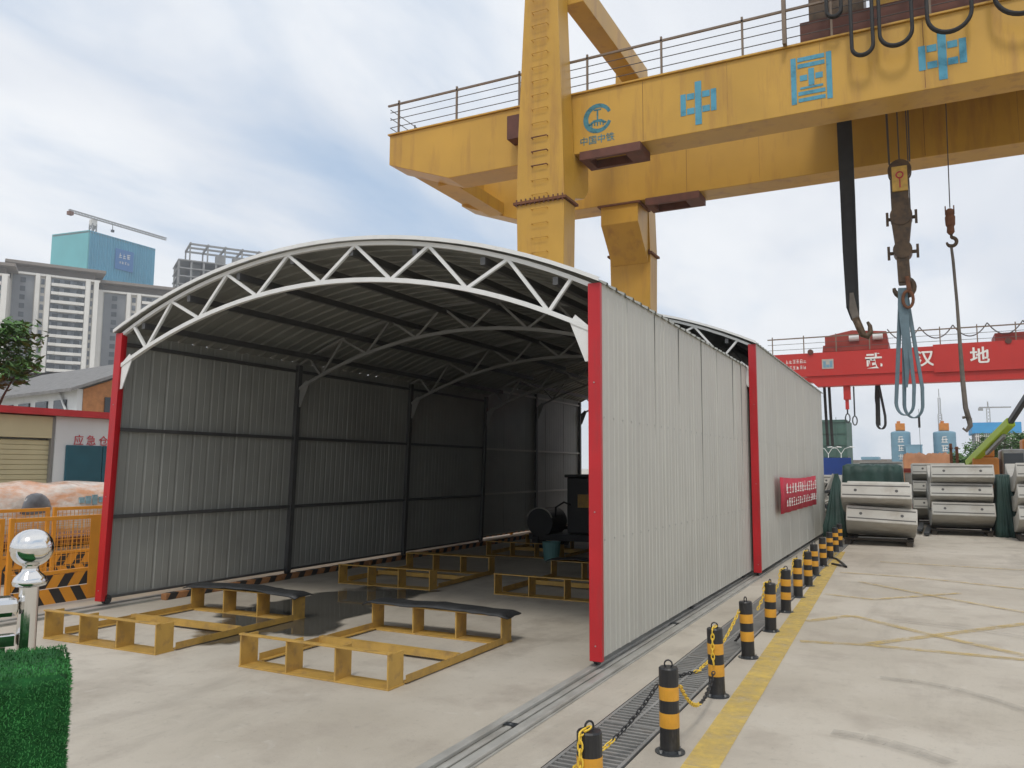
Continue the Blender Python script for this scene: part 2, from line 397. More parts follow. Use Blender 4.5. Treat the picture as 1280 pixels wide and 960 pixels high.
sl = bpy.data.lights.new('sun', 'SUN'); sl.energy = 1.25; sl.angle = R(11); sl.color = (1, .95, .87)
so = bpy.data.objects.new('sun', sl); COL.objects.link(so)
sd = Vector((math.sin(SUN_AZ)*math.cos(SUN_EL), math.cos(SUN_AZ)*math.cos(SUN_EL), math.sin(SUN_EL)))
so.rotation_euler = sd.to_track_quat('Z', 'Y').to_euler()
S.view_settings.view_transform = 'Standard'; S.view_settings.look = 'None'; S.view_settings.gamma = 1; S.view_settings.use_curve_mapping = False
S.view_settings.exposure = .17
S.render.engine = 'CYCLES'; S.cycles.use_denoising = True; S.cycles.max_bounces = 7; S.cycles.diffuse_bounces = 3

# ------------------------------------------------------------------ ground
TX0, TX1, TY0, TY1 = -1.90, -1.50, 1.0, 19.0
g = MB()
for (x0, x1, y0, y1) in ((-3000, TX0, -3000, 3000), (TX1, 3000, -3000, 3000), (TX0, TX1, -3000, TY0), (TX0, TX1, TY1, 3000)):
    g.add([(x0,y0,0),(x1,y0,0),(x1,y1,0),(x0,y1,0)], [(0,1,2,3)])
struct(g.build('ground', M['ground']))
t = MB()
t.add([(TX0,TY0,-.25),(TX1,TY0,-.25),(TX1,TY1,-.25),(TX0,TY1,-.25),(TX0,TY0,0),(TX1,TY0,0),(TX1,TY1,0),(TX0,TY1,0)],
      [(0,1,2,3),(0,4,7,3),(1,5,6,2),(0,1,5,4),(3,2,6,7)])
struct(t.build('drain_trench', M['trench']))
def stripe(mb, p, q, w, z=.004):
    p = Vector((p[0],p[1],z)); q = Vector((q[0],q[1],z)); d = (q-p).normalized(); s_ = Vector((-d.y,d.x,0))*w/2
    mb.add([p-s_, q-s_, q+s_, p+s_], [(0,1,2,3)])
y = MB(); stripe(y, (-.93, -1.0), (-1.14, 4.5), .19); stripe(y, (-1.14, 4.505), (-1.52, 17.2), .19)
struct(y.build('yellow_line_marking', M['yline']))
hm = MB()
def px_line(a, b, w, z=.004): stripe(hm, gnd(*a)[:2], gnd(*b)[:2], w, z)
hl = [((1000,802),(1078,806)),((1078,806),(1290,826)),((1080,806),(1168,795)),((1168,795),(1290,779)),((1008,777),(1064,770)),((1064,770),(1168,795)),
      ((1168,795),(1290,822)),((1030,743),(1092,750)),((1092,750),(1200,742)),((1050,716),(1140,722)),((1140,722),(1290,738)),((1075,728),(1200,752)),((1200,752),(1290,768)),((1100,703),(1290,714))]
for i, (a, b) in enumerate(hl): px_line(a, b, .11 if i < 7 else .09, .004+.0006*i)
struct(hm.build('hatched_marking', M['yhatch']))
tm = MB()
def arc_mark(pts, w, z):
    P = [gnd(*p) for p in pts]
    for i in range(len(P)-1): stripe(tm, P[i][:2], P[i+1][:2], w*(1-.4*abs(i/(len(P)-1)-.4)), z+i*.0004)
arc_mark([(1100,849),(1140,853),(1190,862),(1240,876),(1290,893)], .10, .014)
arc_mark([(1040,918),(1080,925),(1110,932),(1150,944),(1190,958)], .14, .017)
arc_mark([(1112,776),(1160,782),(1230,790),(1290,800)], .07, .020)
struct(tm.build('tyre_marks', M['tyremark']))
# puddle: sheet with an 'edge' attribute that fades it out irregularly
pp = [gnd(*p).xy for p in ((222,795),(262,764),(330,752),(405,737),(470,731),(545,739),(478,764),(400,797),(352,800),(240,814))]
pc = sum(pp, Vector((0,0)))/len(pp)
me = bpy.data.meshes.new('puddle'); bm = bmesh.new(); lay = bm.verts.layers.float.new('edge'); rings = []
for k in range(7):
    rg = []
    for i in range(len(pp)*4):
        a = pp[i//4]; b = pp[(i//4+1) % len(pp)]; q = a.lerp(b, (i % 4)/4); q = pc+(q-pc)*(1.22*k/6+.001)
        v = bm.verts.new((q.x, q.y, .005)); v[lay] = .62-.75*max(0, k-2.5)/3.5; rg.append(v)
    rings.append(rg)
for k in range(6):
    for i in range(len(rings[0])): bm.faces.new((rings[k][i], rings[k][(i+1)%len(rg)], rings[k+1][(i+1)%len(rg)], rings[k+1][i]))
bmesh.ops.recalc_face_normals(bm, faces=bm.faces); bm.to_mesh(me); bm.free(); me.materials.append(M['water'])
po = bpy.data.objects.new('puddle', me); COL.objects.link(po); struct(po)

# ------------------------------------------------------------------ drain grates, floor rails
def make_grate():
    root = thing('drain_grate', (0,0,0), '', 'drain grate', 'steel grates covering the drain beside the rail')
    b = MB(); n = 17
    for i in range(n): y0 = .018+i*.966/n; b.box(-.1675, .1675, y0, y0+.020, -.04, .004)
    b.build('bars', M['grate'], root)
    f = MB()
    for x in (-.187, .167): f.box(x, x+.02, .004, .996, -.03, .006)
    f.box(-.010, .010, .004, .996, -.03, .0065); f.box(-.167, .167, .004, .014, -.03, .0055); f.box(-.167, .167, .986, .996, -.03, .0055)
    f.build('frame', M['grate'], root)
    return root
gr0 = make_grate()
gr0.location = ((TX0+TX1)/2, TY0, 0)
for i in range(1, 18): copy_tree(gr0, loc=((TX0+TX1)/2, TY0+i, 0))
lab = 'slotted steel grate panel in the drain strip behind the striped bollards'
for o in list(bpy.data.objects):
    if o.get('category') == 'drain grate': o['label'] = lab
def floor_rail(x, y0, y1, label):
    root = thing('floor_rail', (x, y0, 0), label, 'rail')
    b = MB(); b.box(-.13, .13, 0, y1-y0, 0, .008); b.build('base_plate', M['railsteel'], root)
    for a_, e_, h_ in ((-.105,-.045,.035),(-.02,.02,.022),(.05,.115,.03)):
        b = MB(); b.box(a_, e_, 0, y1-y0, .0085, h_); b.build('track_bar', M['railsteel'], root, bevel=.006)
    for k, yy in enumerate((4.6-y0, 8.3-y0, 13.0-y0)):
        b = MB(); b.lathe([(.018,.008),(.018,.028),(.012,.034)], (.0, yy, 0), 8); b.box(-.04, .04, yy-.03, yy+.03, .0225, .027); b.build('rail_joint', M['darkmetal'], root)
    return root
floor_rail(-2.34, -.5, 22, 'grey steel floor rail under the right wall of the shed')
floor_rail(-8.36, -.5, 22, 'grey steel floor rail along the left wall of the shed')

# ------------------------------------------------------------------ sheds
def arc_pts(x0, x1, eave, rise, n, over=0.0):
    w = x1-x0; Rr = (w*w/4+rise*rise)/(2*rise); cx = (x0+x1)/2; cz = eave+rise-Rr
    a = math.asin(w/2/Rr); a2 = a*(1+over)
    return [(cx+Rr*math.sin(-a2+2*a2*i/n), cz+Rr*math.cos(-a2+2*a2*i/n)) for i in range(n+1)]
def wall_sheet(x, sgn, y0, y1, z0, z1, off=0, pitch=.235, dep=.005):
    b = MB(); ys = []; yy = y0; kk_ = 0
    while yy < y1-1e-4:
        for dy, d in ((0,0),(pitch*.40,0),(pitch*.43,.004),(pitch*.46,0),(pitch*.80,0),(pitch*.86,dep*(1.9 if kk_ % 5 == 2 else 1)),(pitch*.94,dep*(1.9 if kk_ % 5 == 2 else 1))):
            if yy+dy < y1: ys.append((yy+dy, d))
        yy += pitch; kk_ += 1
    ys.append((y1, 0))
    vs = []
    for yv, d in ys: vs += [(x+sgn*(d-off), yv, z0+off), (x+sgn*(d-off), yv, z1-off+.012*math.sin(yv*31))]
    return b.add(vs, [(2*i,2*i+2,2*i+3,2*i+1) for i in range(len(ys)-1)])
def shed(x0, x1, y0, y1, eave, rise, frames, label, gap=.10, dark=False, lean=0):
    root = thing('sliding_shed', ((x0+x1)/2, y0, 0), label, 'shed')
    for x, sgn in ((x0, -1), (x1, 1)):
        b = MB()
        for z in (1.02, 2.02):
            for k in range(int((y1-y0-.2)/.235)): b.box(x+sgn*.05-.002 if sgn > 0 else x-.054, x+.054 if sgn > 0 else x-.05+.002, y0+.095+k*.235, y0+.107+k*.235, z-.006, z+.006)
        SC_ = b
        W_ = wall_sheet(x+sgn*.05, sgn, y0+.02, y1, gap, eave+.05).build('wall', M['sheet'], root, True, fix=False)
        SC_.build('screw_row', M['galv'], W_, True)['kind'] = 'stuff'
        wall_sheet(x+sgn*.05, sgn, y0+.02, y1, gap, eave+.05, .004).build('shaded_inner_face', M['shadelining'], W_, True, fix=False)  # second skin just inside, coloured darker for the shade in the shed
        for z in (gap+.012, 1.02, 2.02, eave-.09):
            gb = MB(); hh = .012 if z < .3 else .021; gb.box(x+sgn*.014-.02, x+sgn*.014+.02, y0+.05, y1-.03, z-hh, z+hh)
            gb.build('girt', M['sheet'] if dark else M['framedark'], root, True)
        # red flashing on the front corner
        b = MB(); xi, xo_ = (x-sgn*.05, x+sgn*.062) if dark else (x-sgn*.035, x+sgn*.072); b.box(min(xi, xo_), max(xi, xo_), y0-.035, y0+.015, gap-.02, eave+.03)
        b.build('red_flashing', M['red'], root, True, bevel=.004)
        for k in range(9):
            b = MB(); b.tube([(x+sgn*.018, y0-.034, gap+.1+k*(eave-.3)/8), (x+sgn*.018, y0-.041, gap+.1+k*(eave-.3)/8)], .006, 6); b.build('screw', M['galv'], root, True) if k in (0, 3, 6) else None
        for yc in frames:
            pw = .018 if yc == frames[0] else .03; b = MB(); b.box(x-pw, x+pw, yc+.02, yc+(.05 if pw < .03 else .10), gap-.02, eave); b.build('post', M['red' if pw < .03 else 'framedark'], root, True)
            w_ = MB(); w_.tube([(x-.018, yc+.06, .057+.035), (x+.018, yc+.06, .057+.035)], .055, 14)
            w_.box(x-.03, x-.022, yc+.03, yc+.09, .06, gap); w_.box(x+.022, x+.03, yc+.03, yc+.09, .06, gap)
            w_.build('caster', M['darkmetal'], root, True)
    # roof: ribbed sheet following the arch
    na = 26; top = arc_pts(x0-.075, x1+.075, eave+.035, rise, na)
    b = MB(); rows = []; yy = y0-.06
    while yy < y1+.05:
        for dy, d in ((0,0),(.17,0),(.185,.028),(.215,.028)): rows.append((yy+dy, d))
        yy += .23
    for yv, d in rows:
        for (x, z) in top: b.v.append(Vector((x, yv, z+d)))
    n1 = na+1
    for i in range(len(rows)-1):
        for j in range(na): b.f.append((i*n1+j, i*n1+j+1, (i+1)*n1+j+1, (i+1)*n1+j))
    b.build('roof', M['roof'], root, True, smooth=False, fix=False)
    b = MB(); tp2 = arc_pts(x0-.075, x1+.075, eave+.045, rise, na)
    b.loft([[(x, y0-.075, z-.012), (x, y0-.075, z+.024), (x, y0-.03, z+.028), (x, y0-.03, z+.024), (x, y0-.068, z+.018), (x, y0-.068, z-.012)] for x, z in tp2])
    b.build('roof_trim', M['trusswhite'], root, True)
    # purlins
    pa = arc_pts(x0, x1, eave-.03, rise, 16)
    for i in range(1, 16, 2): b = MB(); b.box(pa[i][0]-.025, pa[i][0]+.025, y0, y1, pa[i][1]-.07, pa[i][1]+.0); b.build('purlin', M['framedark'], root, True)
    # arch trusses
    for k, yc in enumerate(frames):
        mt = M['trusswhite'] if k == 0 else M['purlin']
        yq = yc+.0 if k == 0 else yc+.06
        up_ = arc_pts(x0, x1, eave+.012, rise, 28); lo = arc_pts(x0+.02, x1-.02, eave-.35, rise, 28)
        tr = MB()
        tr.loft([[(x, yq-.02, z-.02), (x, yq+.02, z-.02), (x, yq+.02, z+.02), (x, yq-.02, z+.02)] for x, z in up_])
        lc = MB(); lc.loft([[(x, yq-.022, z-.022), (x, yq+.022, z-.022), (x, yq+.022, z+.022), (x, yq-.022, z+.022)] for x, z in lo])
        to_ = tr.build('arch_truss', mt, root, True); lc.build('lower_chord', mt, to_, True)
        for i in range(7):
            a, c, d = up_[1+4*i+0] if i == 0 else up_[4*i], lo[2+4*i], up_[4*i+4] if i < 6 else up_[27]
            wb = MB(); wb.bar((a[0], yq, a[1]-.01), (c[0], yq, c[1]+.01), .030, .030, (0,1,0)); wb.build('web_brace', mt, to_, True); wb = MB(); wb.bar((c[0]+.015, yq+.003, c[1]+.01), (d[0], yq+.003, d[1]-.01), .030, .030, (0,1,0)); wb.build('web_brace', mt, to_, True)
        for x, sgn in ((x0, 1), (x1, -1)):
            gq = MB(); gq.prism([(0,-.62),(.03*sgn,-.62),(.17*sgn,-.28),(.12*sgn,-.22),(0,-.32)], (x+sgn*.04, yq-.012, eave), (1,0,0), (0,0,1), (0,.012,0))
            gq.build('gusset', mt, root, True)
    if not dark:
        for yl, zl in ((6.86,1.1),(7.71,1.9),(8.60,2.3),(9.61,1.0),(10.42,1.7),(11.41,2.0),(12.0,1.5)):  # strips along the sheet laps, gap shadow painted as grey
            b = MB(); b.add([(x1+.052,yl,zl),(x1+.060,yl,eave+.03),(x1+.060,yl+.007,eave+.03),(x1+.050,yl,zl-.01),(x1+.050,yl,eave+.03),(x1+.050,yl+.007,eave+.03)],[(0,1,2),(3,5,4),(0,3,4,1),(1,4,5,2),(0,2,5,3)]); b.build('lap_seam_shadow', M['lapshadow'], root, True)
    if dark:
        b = MB()  # wall out of view, added to block light and darken the interior
        for k in range(22): xx = x1-.03-k*.24; b.box(xx-.235, xx-.02, y1-.06, y1-.05, .1, eave+.02); b.box(xx-.018, xx-.002, y1-.07, y1-.05, .1, eave+.02)
        b.build('light_block_wall', M['sheet'], root, True)
    if lean:
        ox = root.location.x
        for o in root.children_recursive:
            for v in o.data.vertices: v.co.x += lean*max(0, min(v.co.z, eave))/eave*min(1, max(0, (x1-ox-v.co.x)/(x1-x0)))
    return root
shed(-8.33, -2.39, 6.17, 15.0, 3.10, .68, (6.17, 9.10, 12.05, 14.88), 'front grey sheet-metal arched shed with white truss and red corner posts', lean=.11)
shed(-8.66, -2.25, 12.45, 21.35, 3.46, .76, (12.45, 15.35, 18.3, 21.2), 'rear taller section of the grey arched shed carrying a red banner', dark=True)
# rust drips and a dark seam live in the sheet; banner hangs on the rear shed's right wall
bn = thing('banner', (-2.12, 16.3, 1.17), 'red cloth banner with rows of white characters on the shed wall', 'banner')
b = MB(); nb = 24; vs = []
for i in range(nb+1):
    yv = 13.85+i*(18.75-13.85)/nb; dr = .035*math.sin(i/nb*math.pi)
    xx = -2.105+.02*math.sin(i*1.7)
    vs += [(xx, yv, .87-.02*i/nb), (xx+.012, yv, 1.18), (xx, yv, 1.47-dr)]
fs = []
for i in range(nb): fs += [(3*i,3*i+3,3*i+4,3*i+1),(3*i+1,3*i+4,3*i+5,3*i+2)]
b.add(vs, fs); co_ = b.build('cloth', M['bannerred'], bn, True, smooth=True)
sm = co_.modifiers.new('solid', 'SOLIDIFY'); sm.thickness = .006
rnd = random.Random(3); b = MB()
glyphs(b, (-2.072, 14.25, 1.185), (0,1,0), (0,0,1), 13, .24, .20, .09, .004, rnd)
glyphs(b, (-2.072, 14.25, .965), (0,1,0), (0,0,1), 16, .18, .15, .09, .004, rnd)
b.build('lettering', M['textwhite'], bn, True)

# ------------------------------------------------------------------ steel stands and mats
def make_stand():
    root = thing('steel_stand', (0,0,0), '', 'steel stand', 'yellow steel stands on the shed floor')
    for y0 in (0.0, 1.72):
        b = MB()
        b.box(-.74, .74, y0, y0+.20, 0, .012); b.box(-.745, .745, y0-.004, y0+(.045 if y0 == 0 else .204), .250, .262)
        o = b.build('trestle', M['standyellow'], root, bevel=.002)
        for x in (-.735, -.25, .235, .72):
            u = MB(); u.box(x, x+.014, y0+.004, y0+.19, .0125, .2495); u.build('upright', M['standyellow'], o)
    for x in (-.72, .70):
        b = MB(); b.box(x, x+.05, .205, 1.715, .012, .020); b.box(x+.045 if x > 0 else x, x+.05 if x > 0 else x+.005, .205, 1.715, .0205, .07); b.build('side_rail', M['standyellow'], root)
    b = MB(); b.box(-.718, .742, .93, .99, .0705, .078); b.box(-.718, .742, .93, .936, .021, .0702); b.build('cross_rail', M['standyellow'], root)
    return root
st0 = make_stand()
stands = [((-4.23,4.93), -.012, 'yellow steel stand nearest the right wall with a black mat on its far trestle'),
          ((-6.62,4.88), .02, 'yellow steel stand at the left front of the shed beside the red post'),
          ((-6.55,9.05), .03, 'yellow steel stand behind the puddle along the left wall'),
          ((-4.20,9.20), -.01, 'yellow steel stand partly hidden behind the right red post'),
          ((-6.5,13.2), .02, 'yellow steel stand deepest in the shed on the left'),
          ((-4.15,12.7), .01, 'yellow steel stand in the dark in front of the black machine')]
for i, (p, a, lb) in enumerate(stands):
    if i == 0: st0.location = (p[0], p[1], 0); st0.rotation_euler.z = a; st0['label'] = lb
    else: copy_tree(st0, (p[0], p[1], 0), a, lb)
def mat_mesh(seed):
    rn = random.Random(seed); b = MB(); nx, ny = 18, 5; W_, D_ = 1.62, .30
    for i in range(nx+1):
        for j in range(ny+1):
            x = -W_/2+W_*i/nx; yv = -D_/2+D_*j/ny
            z = .012*math.sin(x*5+seed)+.006*rn.uniform(-1,1)
            e = max(0, abs(x)-.745); z -= e*e*6
            if abs(yv) > .11: z -= .018*abs(math.sin(x*2.2+seed*1.3))
            b.v.append(Vector((x+.008*rn.uniform(-1,1), yv+.012*math.sin(x*3+seed), max(z, -.004) if e == 0 and abs(yv) < .10 else z)))
    for i in range(nx):
        for j in range(ny): q = i*(ny+1)+j; b.f.append((q, q+ny+1, q+ny+2, q+1))
    return b
for k, (i, yo, lb) in enumerate(((0, 1.82, 'curled black rubber mat on the far trestle of the right front stand'),
                                 (1, 1.82, 'black rubber mat on the far trestle of the left front stand'),
                                 (3, 1.82, 'dark rubber mat on the far trestle of the stand behind the red post'))):
    (x, yv), a, _ = stands[i]
    o = mat_mesh(k+1).build('rubber_mat', M['rubber'], smooth=True)
    o.location = (x-math.sin(a)*yo, yv+math.cos(a)*yo, .285); o.rotation_euler.z = a
    s_ = o.modifiers.new('solid', 'SOLIDIFY'); s_.thickness = .010; s_.offset = 0
    tag(o, lb, 'rubber mat')

# ------------------------------------------------------------------ black machine at the back of the shed
mc = thing('mixing_machine', (-5.6, 15.0, 0), 'black machine with a round drum and tall cabinet at the back of the shed', 'machine')
b = MB(); b.box(-6.18, -4.75, 14.5, 16.0, .35, 1.42); b.box(-6.22, -4.71, 14.45, 16.05, 1.42, 1.48); b.build('cabinet', M['machine'], mc, True, bevel=.02)
b = MB(); b.tube([(-6.62, 14.2, .56), (-6.62, 14.9, .56)], .27, 24); b.build('drum', M['machine'], mc, True)
b = MB(); b.tube([(-6.62+.28*math.cos(R(a)), 14.18, .56+.28*math.sin(R(a))) for a in range(20, 161, 10)], .013, 6); b.build('drum_rim', M['railsteel'], mc, True)
b = MB(); b.box(-6.9, -4.75, 14.3, 15.9, .22, .34); b.build('chassis', M['machine'], mc, True)
for x in (-6.75, -4.95):
    for yv in (14.45, 15.7):
        b = MB(); b.tube([(x-.06, yv, .2), (x+.06, yv, .2)], .2, 16); b.build('wheel', M['machine'], mc, True)
b = MB(); b.box(-5.95, -5.7, 14.485, 14.498, .85, 1.1); b.build('panel', M['standyellow'], mc, True)
b = MB(); b.tube([(-6.4,14.45,.5),(-6.35,14.35,.85),(-6.2,14.4,.95),(-6.1,14.48,.9)], .02, 6); b.build('hose', M['machine'], mc, True)
b = MB(); b.lathe([(.13,0),(.16,.30),(.165,.32),(.15,.32),(.12,.02)], (-5.86, 13.05, 0), 18)
tag(b.build('bucket', M['bucket']), 'small pale teal bucket on the floor in front of the black machine', 'bucket')
# striped kerb planks along the foot of the left wall
kb0 = thing('striped_plank', (-8.2, 6.9, 0), '', 'plank', 'striped planks along the left wall')
b = MB(); b.box(-.045, .045, 0, 1.98, 0, .075); b.build('plank', M['kerborange'], kb0, bevel=.008)
for k in range(7): b = MB(); b.prism([(.02+k*.28,.001),(.14+k*.28,.001),(.19+k*.28,.0765),(.07+k*.28,.0765)], (.0455,0,0), (0,1,0), (0,0,1), (-.09,0,0)); b.build('black_stripe', M['stripeblack'], kb0)
kb0['label'] = 'black and orange striped plank on the floor along the left wall'
for i in range(1, 7): copy_tree(kb0, loc=(-8.2+.006*i*(-1)**i, 6.9+2.0*i, 0))

# ------------------------------------------------------------------ bollards and chains
BP = [(-1.335,3.38),(-1.35,4.65),(-1.37,5.92),(-1.40,7.22),(-1.42,8.48),(-1.45,9.68),(-1.47,10.85),(-1.48,11.95),(-1.53,13.15),(-1.55,14.5),(-1.57,15.8),(-1.59,17.1),(-1.62,18.3)]
def make_bollard():
    root = thing('bollard', (0,0,0), '', 'bollard', 'black and yellow bollards along the drain')
    b = MB(); b.lathe([(.0555,.0),(.0555,.462),(.050,.470)])
    b.build('post', M['black'], root, smooth=False)
    for za, zb2 in ((.142,.222),(.292,.366)): b = MB(); b.lathe([(.0568,za),(.0568,zb2)]); b.build('reflective_band', M['bollyellow'], root)
    b = MB(); b.lathe([(.085,0),(.085,.008),(.06,.008),(.058,.02)]); b.build('base_flange', M['darkmetal'], root)
    for a in (.8, 2.4, 4.0, 5.6):
        b = MB(); b.lathe([(.008,.008),(.008,.022)], (.072*math.cos(a), .072*math.sin(a), 0), 6); b.build('bolt', M['galv'], root)
    b = MB(); b.tube([(.022*math.cos(t_), 0, .486+.022*math.sin(t_)) for t_ in [2*math.pi*i/12 for i in range(12)]], .005, 6, closed=True); b.build('ring', M['black'], root)
    return root
b0 = make_bollard()
words = ['cut by the photo bottom edge', 'with chains at both sides', 'with a yellow chain down its front',
         'with a broken chain before it', 'just before the joint of the two shed sections', 'standing level with the second red post']
nm = ['nearest', 'second', 'third', 'fourth', 'fifth', 'sixth', 'seventh', 'eighth', 'ninth', 'tenth', 'eleventh', 'twelfth', 'last and farthest']
for i, (x, yv) in enumerate(BP):
    lb = f'{nm[i]} black and yellow bollard in the row, ' + (words[i] if i < 4 else 'counted from the camera')
    rz = random.uniform(0, 3)
    o = b0 if i == 0 else copy_tree(b0)
    o.location = (x, yv, 0); o.rotation_euler.z = rz; o.rotation_euler.x = random.uniform(-.028, .028); o.rotation_euler.y = random.uniform(-.022, .022); o['label'] = lb
def chain(pts, cols, label, step=.034):
    """links along a polyline; cols = list of (fraction, material)"""
    pts = [Vector(p) for p in pts]; seg = [(pts[i+1]-pts[i]).length for i in range(len(pts)-1)]; tot = sum(seg); n = int(tot/step)
    root = thing('plastic_chain', pts[0], label, 'chain', 'plastic chains strung along the bollards'); parts = {}; last = None; run = 0
    for k in range(n):
        s_ = (k+.5)*step; i = 0
        while i < len(seg)-1 and s_ > seg[i]: s_ -= seg[i]; i += 1
        p = pts[i].lerp(pts[i+1], min(1, s_/seg[i])); d = (pts[i+1]-pts[i]).normalized()
        e = Vector((0,0,1)) if abs(d.z) < .8 else Vector((1,0,0)); u = d.cross(e).normalized(); w = d.cross(u)
        if k % 2: u, w = w, u
        mm = next(c for f_, c in cols if (k+.5)/n <= f_)
        if mm != last: run += 1; last = mm
        mb = parts.setdefault((mm, run), MB())
        mb.tube([p+d*.024*math.cos(a)+u*.011*math.sin(a) for a in [2*math.pi*j/10 for j in range(10)]], .0042, 5, closed=True)
    for (mm, _k), mb in parts.items(): mb.build('yellow_links' if mm == 'chainyellow' else 'black_links', M[mm], root, True)
def sag(p, q, d, n=12):
    p = Vector(p); q = Vector(q); return [p.lerp(q, i/n)-Vector((0,0,d*4*(i/n)*(1-i/n))) for i in range(n+1)]
def near(i, z, dx=0, dy=-.075): return (BP[i][0]+dx, BP[i][1]+dy, z)
chain([near(0,.487,0,0), near(0,.47,-.02,-.065), near(0,.30,-.015,-.07), near(0,.05,-.02,-.09)], [(1,'chainyellow')], 'yellow plastic chain hanging down the front of the nearest bollard')
chain(sag(near(1,.36,-.07,0), (-1.72,4.15,.02), .06)+[(-1.69,3.95,.016),(-1.58,3.65,.02),(-1.40,3.42,.05)], [(.28,'black'),(.72,'chainyellow'),(1,'black')], 'chain drooping from the second bollard onto the grate towards the nearest bollard')
chain(sag(near(1,.36,.05,.05), near(2,.2,.0,-.075), .17), [(.55,'chainyellow'),(1,'black')], 'yellow and black chain sagging between the second and third bollards')
chain([near(2,.487,0,0), near(2,.472,-.01,-.062), near(2,.3,-.012,-.068), near(2,.2,0,-.072)], [(1,'chainyellow')], 'yellow chain hanging down the front of the third bollard')
chain([(-1.80,6.1,.014),(-1.72,6.35,.014),(-1.64,6.5,.02)]+sag((-1.64,6.55,.03), near(3,.40,-.06,-.02), .06), [(.3,'black'),(1,'chainyellow')], 'yellow chain rising from the grate to the fourth bollard')
chain(sag(near(3,.40,.0,.06), (-1.62,7.75,.02), .05), [(.6,'chainyellow'),(1,'black')], 'short chain behind the fourth bollard dropping onto the grate')
for i in (4, 5, 6, 7):
    chain([near(i,.487,0,0), near(i,.465,-.045,-.045), near(i,.33,-.058,-.05), near(i,.22,-.10,-.12)], [(1,'chainyellow')], 'yellow chain hung over the left side of the %s bollard in the row' % nm[i])
b = MB(); b.tube([gnd(x, y_) + Vector((0,0,.02)) for x, y_ in ((1027,694),(1036,697),(1046,700),(1054,706),(1058,710),(1050,708),(1040,706))], .018, 6)
tag(b.build('hose', M['black']), 'short black hose lying on the yellow line near the last bollards', 'hose')

# ------------------------------------------------------------------ orange barrier panels along the left
def make_barrier():
    root = thing('barrier_panel', (0,0,0), '', 'barrier', 'orange mesh barrier panels left of the shed')
    b = MB()
    for yv in (0.0, 1.93): b.box(-.02, .02, yv, yv+.05, 0, 1.02)
    b.box(-.018, .018, .051, 1.929, .97, 1.015); b.box(-.018, .018, .051, 1.929, .36, .40)
    b.build('frame', M['orange'], root, bevel=.003)
    b = MB(); b.box(.021, .026, .95, 1.20, .05, .99); b.build('sign_plate', M['orange'], root)
    rn = random.Random(5); gl = MB()
    for k in range(6): glyphs(gl, (.0265, 1.11, .80-k*.125), (0,1,0), (0,0,1), 1, .075, .09, 0, .003, rn)
    gl.build('lettering', M['stripeblack'], root)
    b = MB()
    for k in range(31): yv = .08+k*.06; b.box(-.003, .003, yv, yv+.005, .41, .965)
    for k in range(9): z = .44+k*.06; b.box(-.0025, .0025, .055, 1.925, z, z+.005)
    b.build('wire_mesh', M['orange'], root)
    for (z0, z1, nn, sl_) in ((.03, .20, 'kick_board', -1), (.21, .355, 'stripe_board', 1)):
        b = MB(); b.box(.0, .018, .055, 1.925, z0, z1); o = b.build(nn, M['orange'], root)
        k = 0; h = z1-z0
        while k*.26 < 1.80:
            y0 = .06+k*.26; q = [(y0, z0), (y0+.12, z0), (y0+.12+sl_*h*.6, z1), (y0+sl_*h*.6, z1)]
            q = [(min(max(a, .055), 1.925), c) for a, c in q]
            s_ = MB(); s_.prism(q, (.0185, 0, 0), (0,1,0), (0,0,1), (.002,0,0)); k += 1; s_.build('black_stripe', M['stripeblack'], o)
    return root
bar0 = make_barrier(); k = 0
for X, y0, n, lb in ((-8.95, 1.41, 10, 'orange mesh barrier panel with striped boards directly behind the left shed wall'),
                     (-10.9, 3.2, 7, 'orange mesh barrier panel in the second row behind the first')):
    for i in range(n):
        o = bar0 if k == 0 else copy_tree(bar0)
        o.location = (X+random.uniform(-.02,.02), y0+i*2.02, 0); o.rotation_euler.z = random.uniform(-.012,.012); k += 1
        o['label'] = lb
# ------------------------------------------------------------------ plastic wrapped machinery behind the barriers
def wrapped(p0, p1, r, label, extra=None, seed=1):
    root = thing('wrapped_machine', ((p0[0]+p1[0])/2, (p0[1]+p1[1])/2, 0), label, 'wrapped machine', None)
    b = MB(); p0 = Vector(p0); p1 = Vector(p1); d = (p1-p0).normalized(); n = 26; rings = []
    u = Vector((d.y,-d.x,0)); w = Vector((0,0,1))
    for i in range(n+1):
        t_ = i/n; c = p0.lerp(p1, t_); rr = r*(1 if .04 < t_ < .96 else .8); ring = []
        for j in range(28):
            a = 2*math.pi*j/28; q = u*math.cos(a)*1.05+w*math.sin(a)
            f_ = 1+.10*mnoise.noise(Vector((i*.35+seed*9, math.cos(a)*1.6, math.sin(a)*1.6)))+.03*math.sin(a*5+i)
            ring.append(c+q*rr*f_)
        rings.append(ring)
    b.loft(rings); b.build('film_cover', M['film'], root, True, smooth=True)
    b = MB()
    for t_ in (.12, .5, .88):
        c = p0.lerp(p1, t_); b.obox((c.x, c.y, (c.z-r)/2+.02), u*r*.8, d*.08, (0,0,(c.z-r)/2+.015))
    b.build('cradle', M['orangebox'], root, True)
    if extra: extra(root, p0, p1, r, d, u, w)
    return root
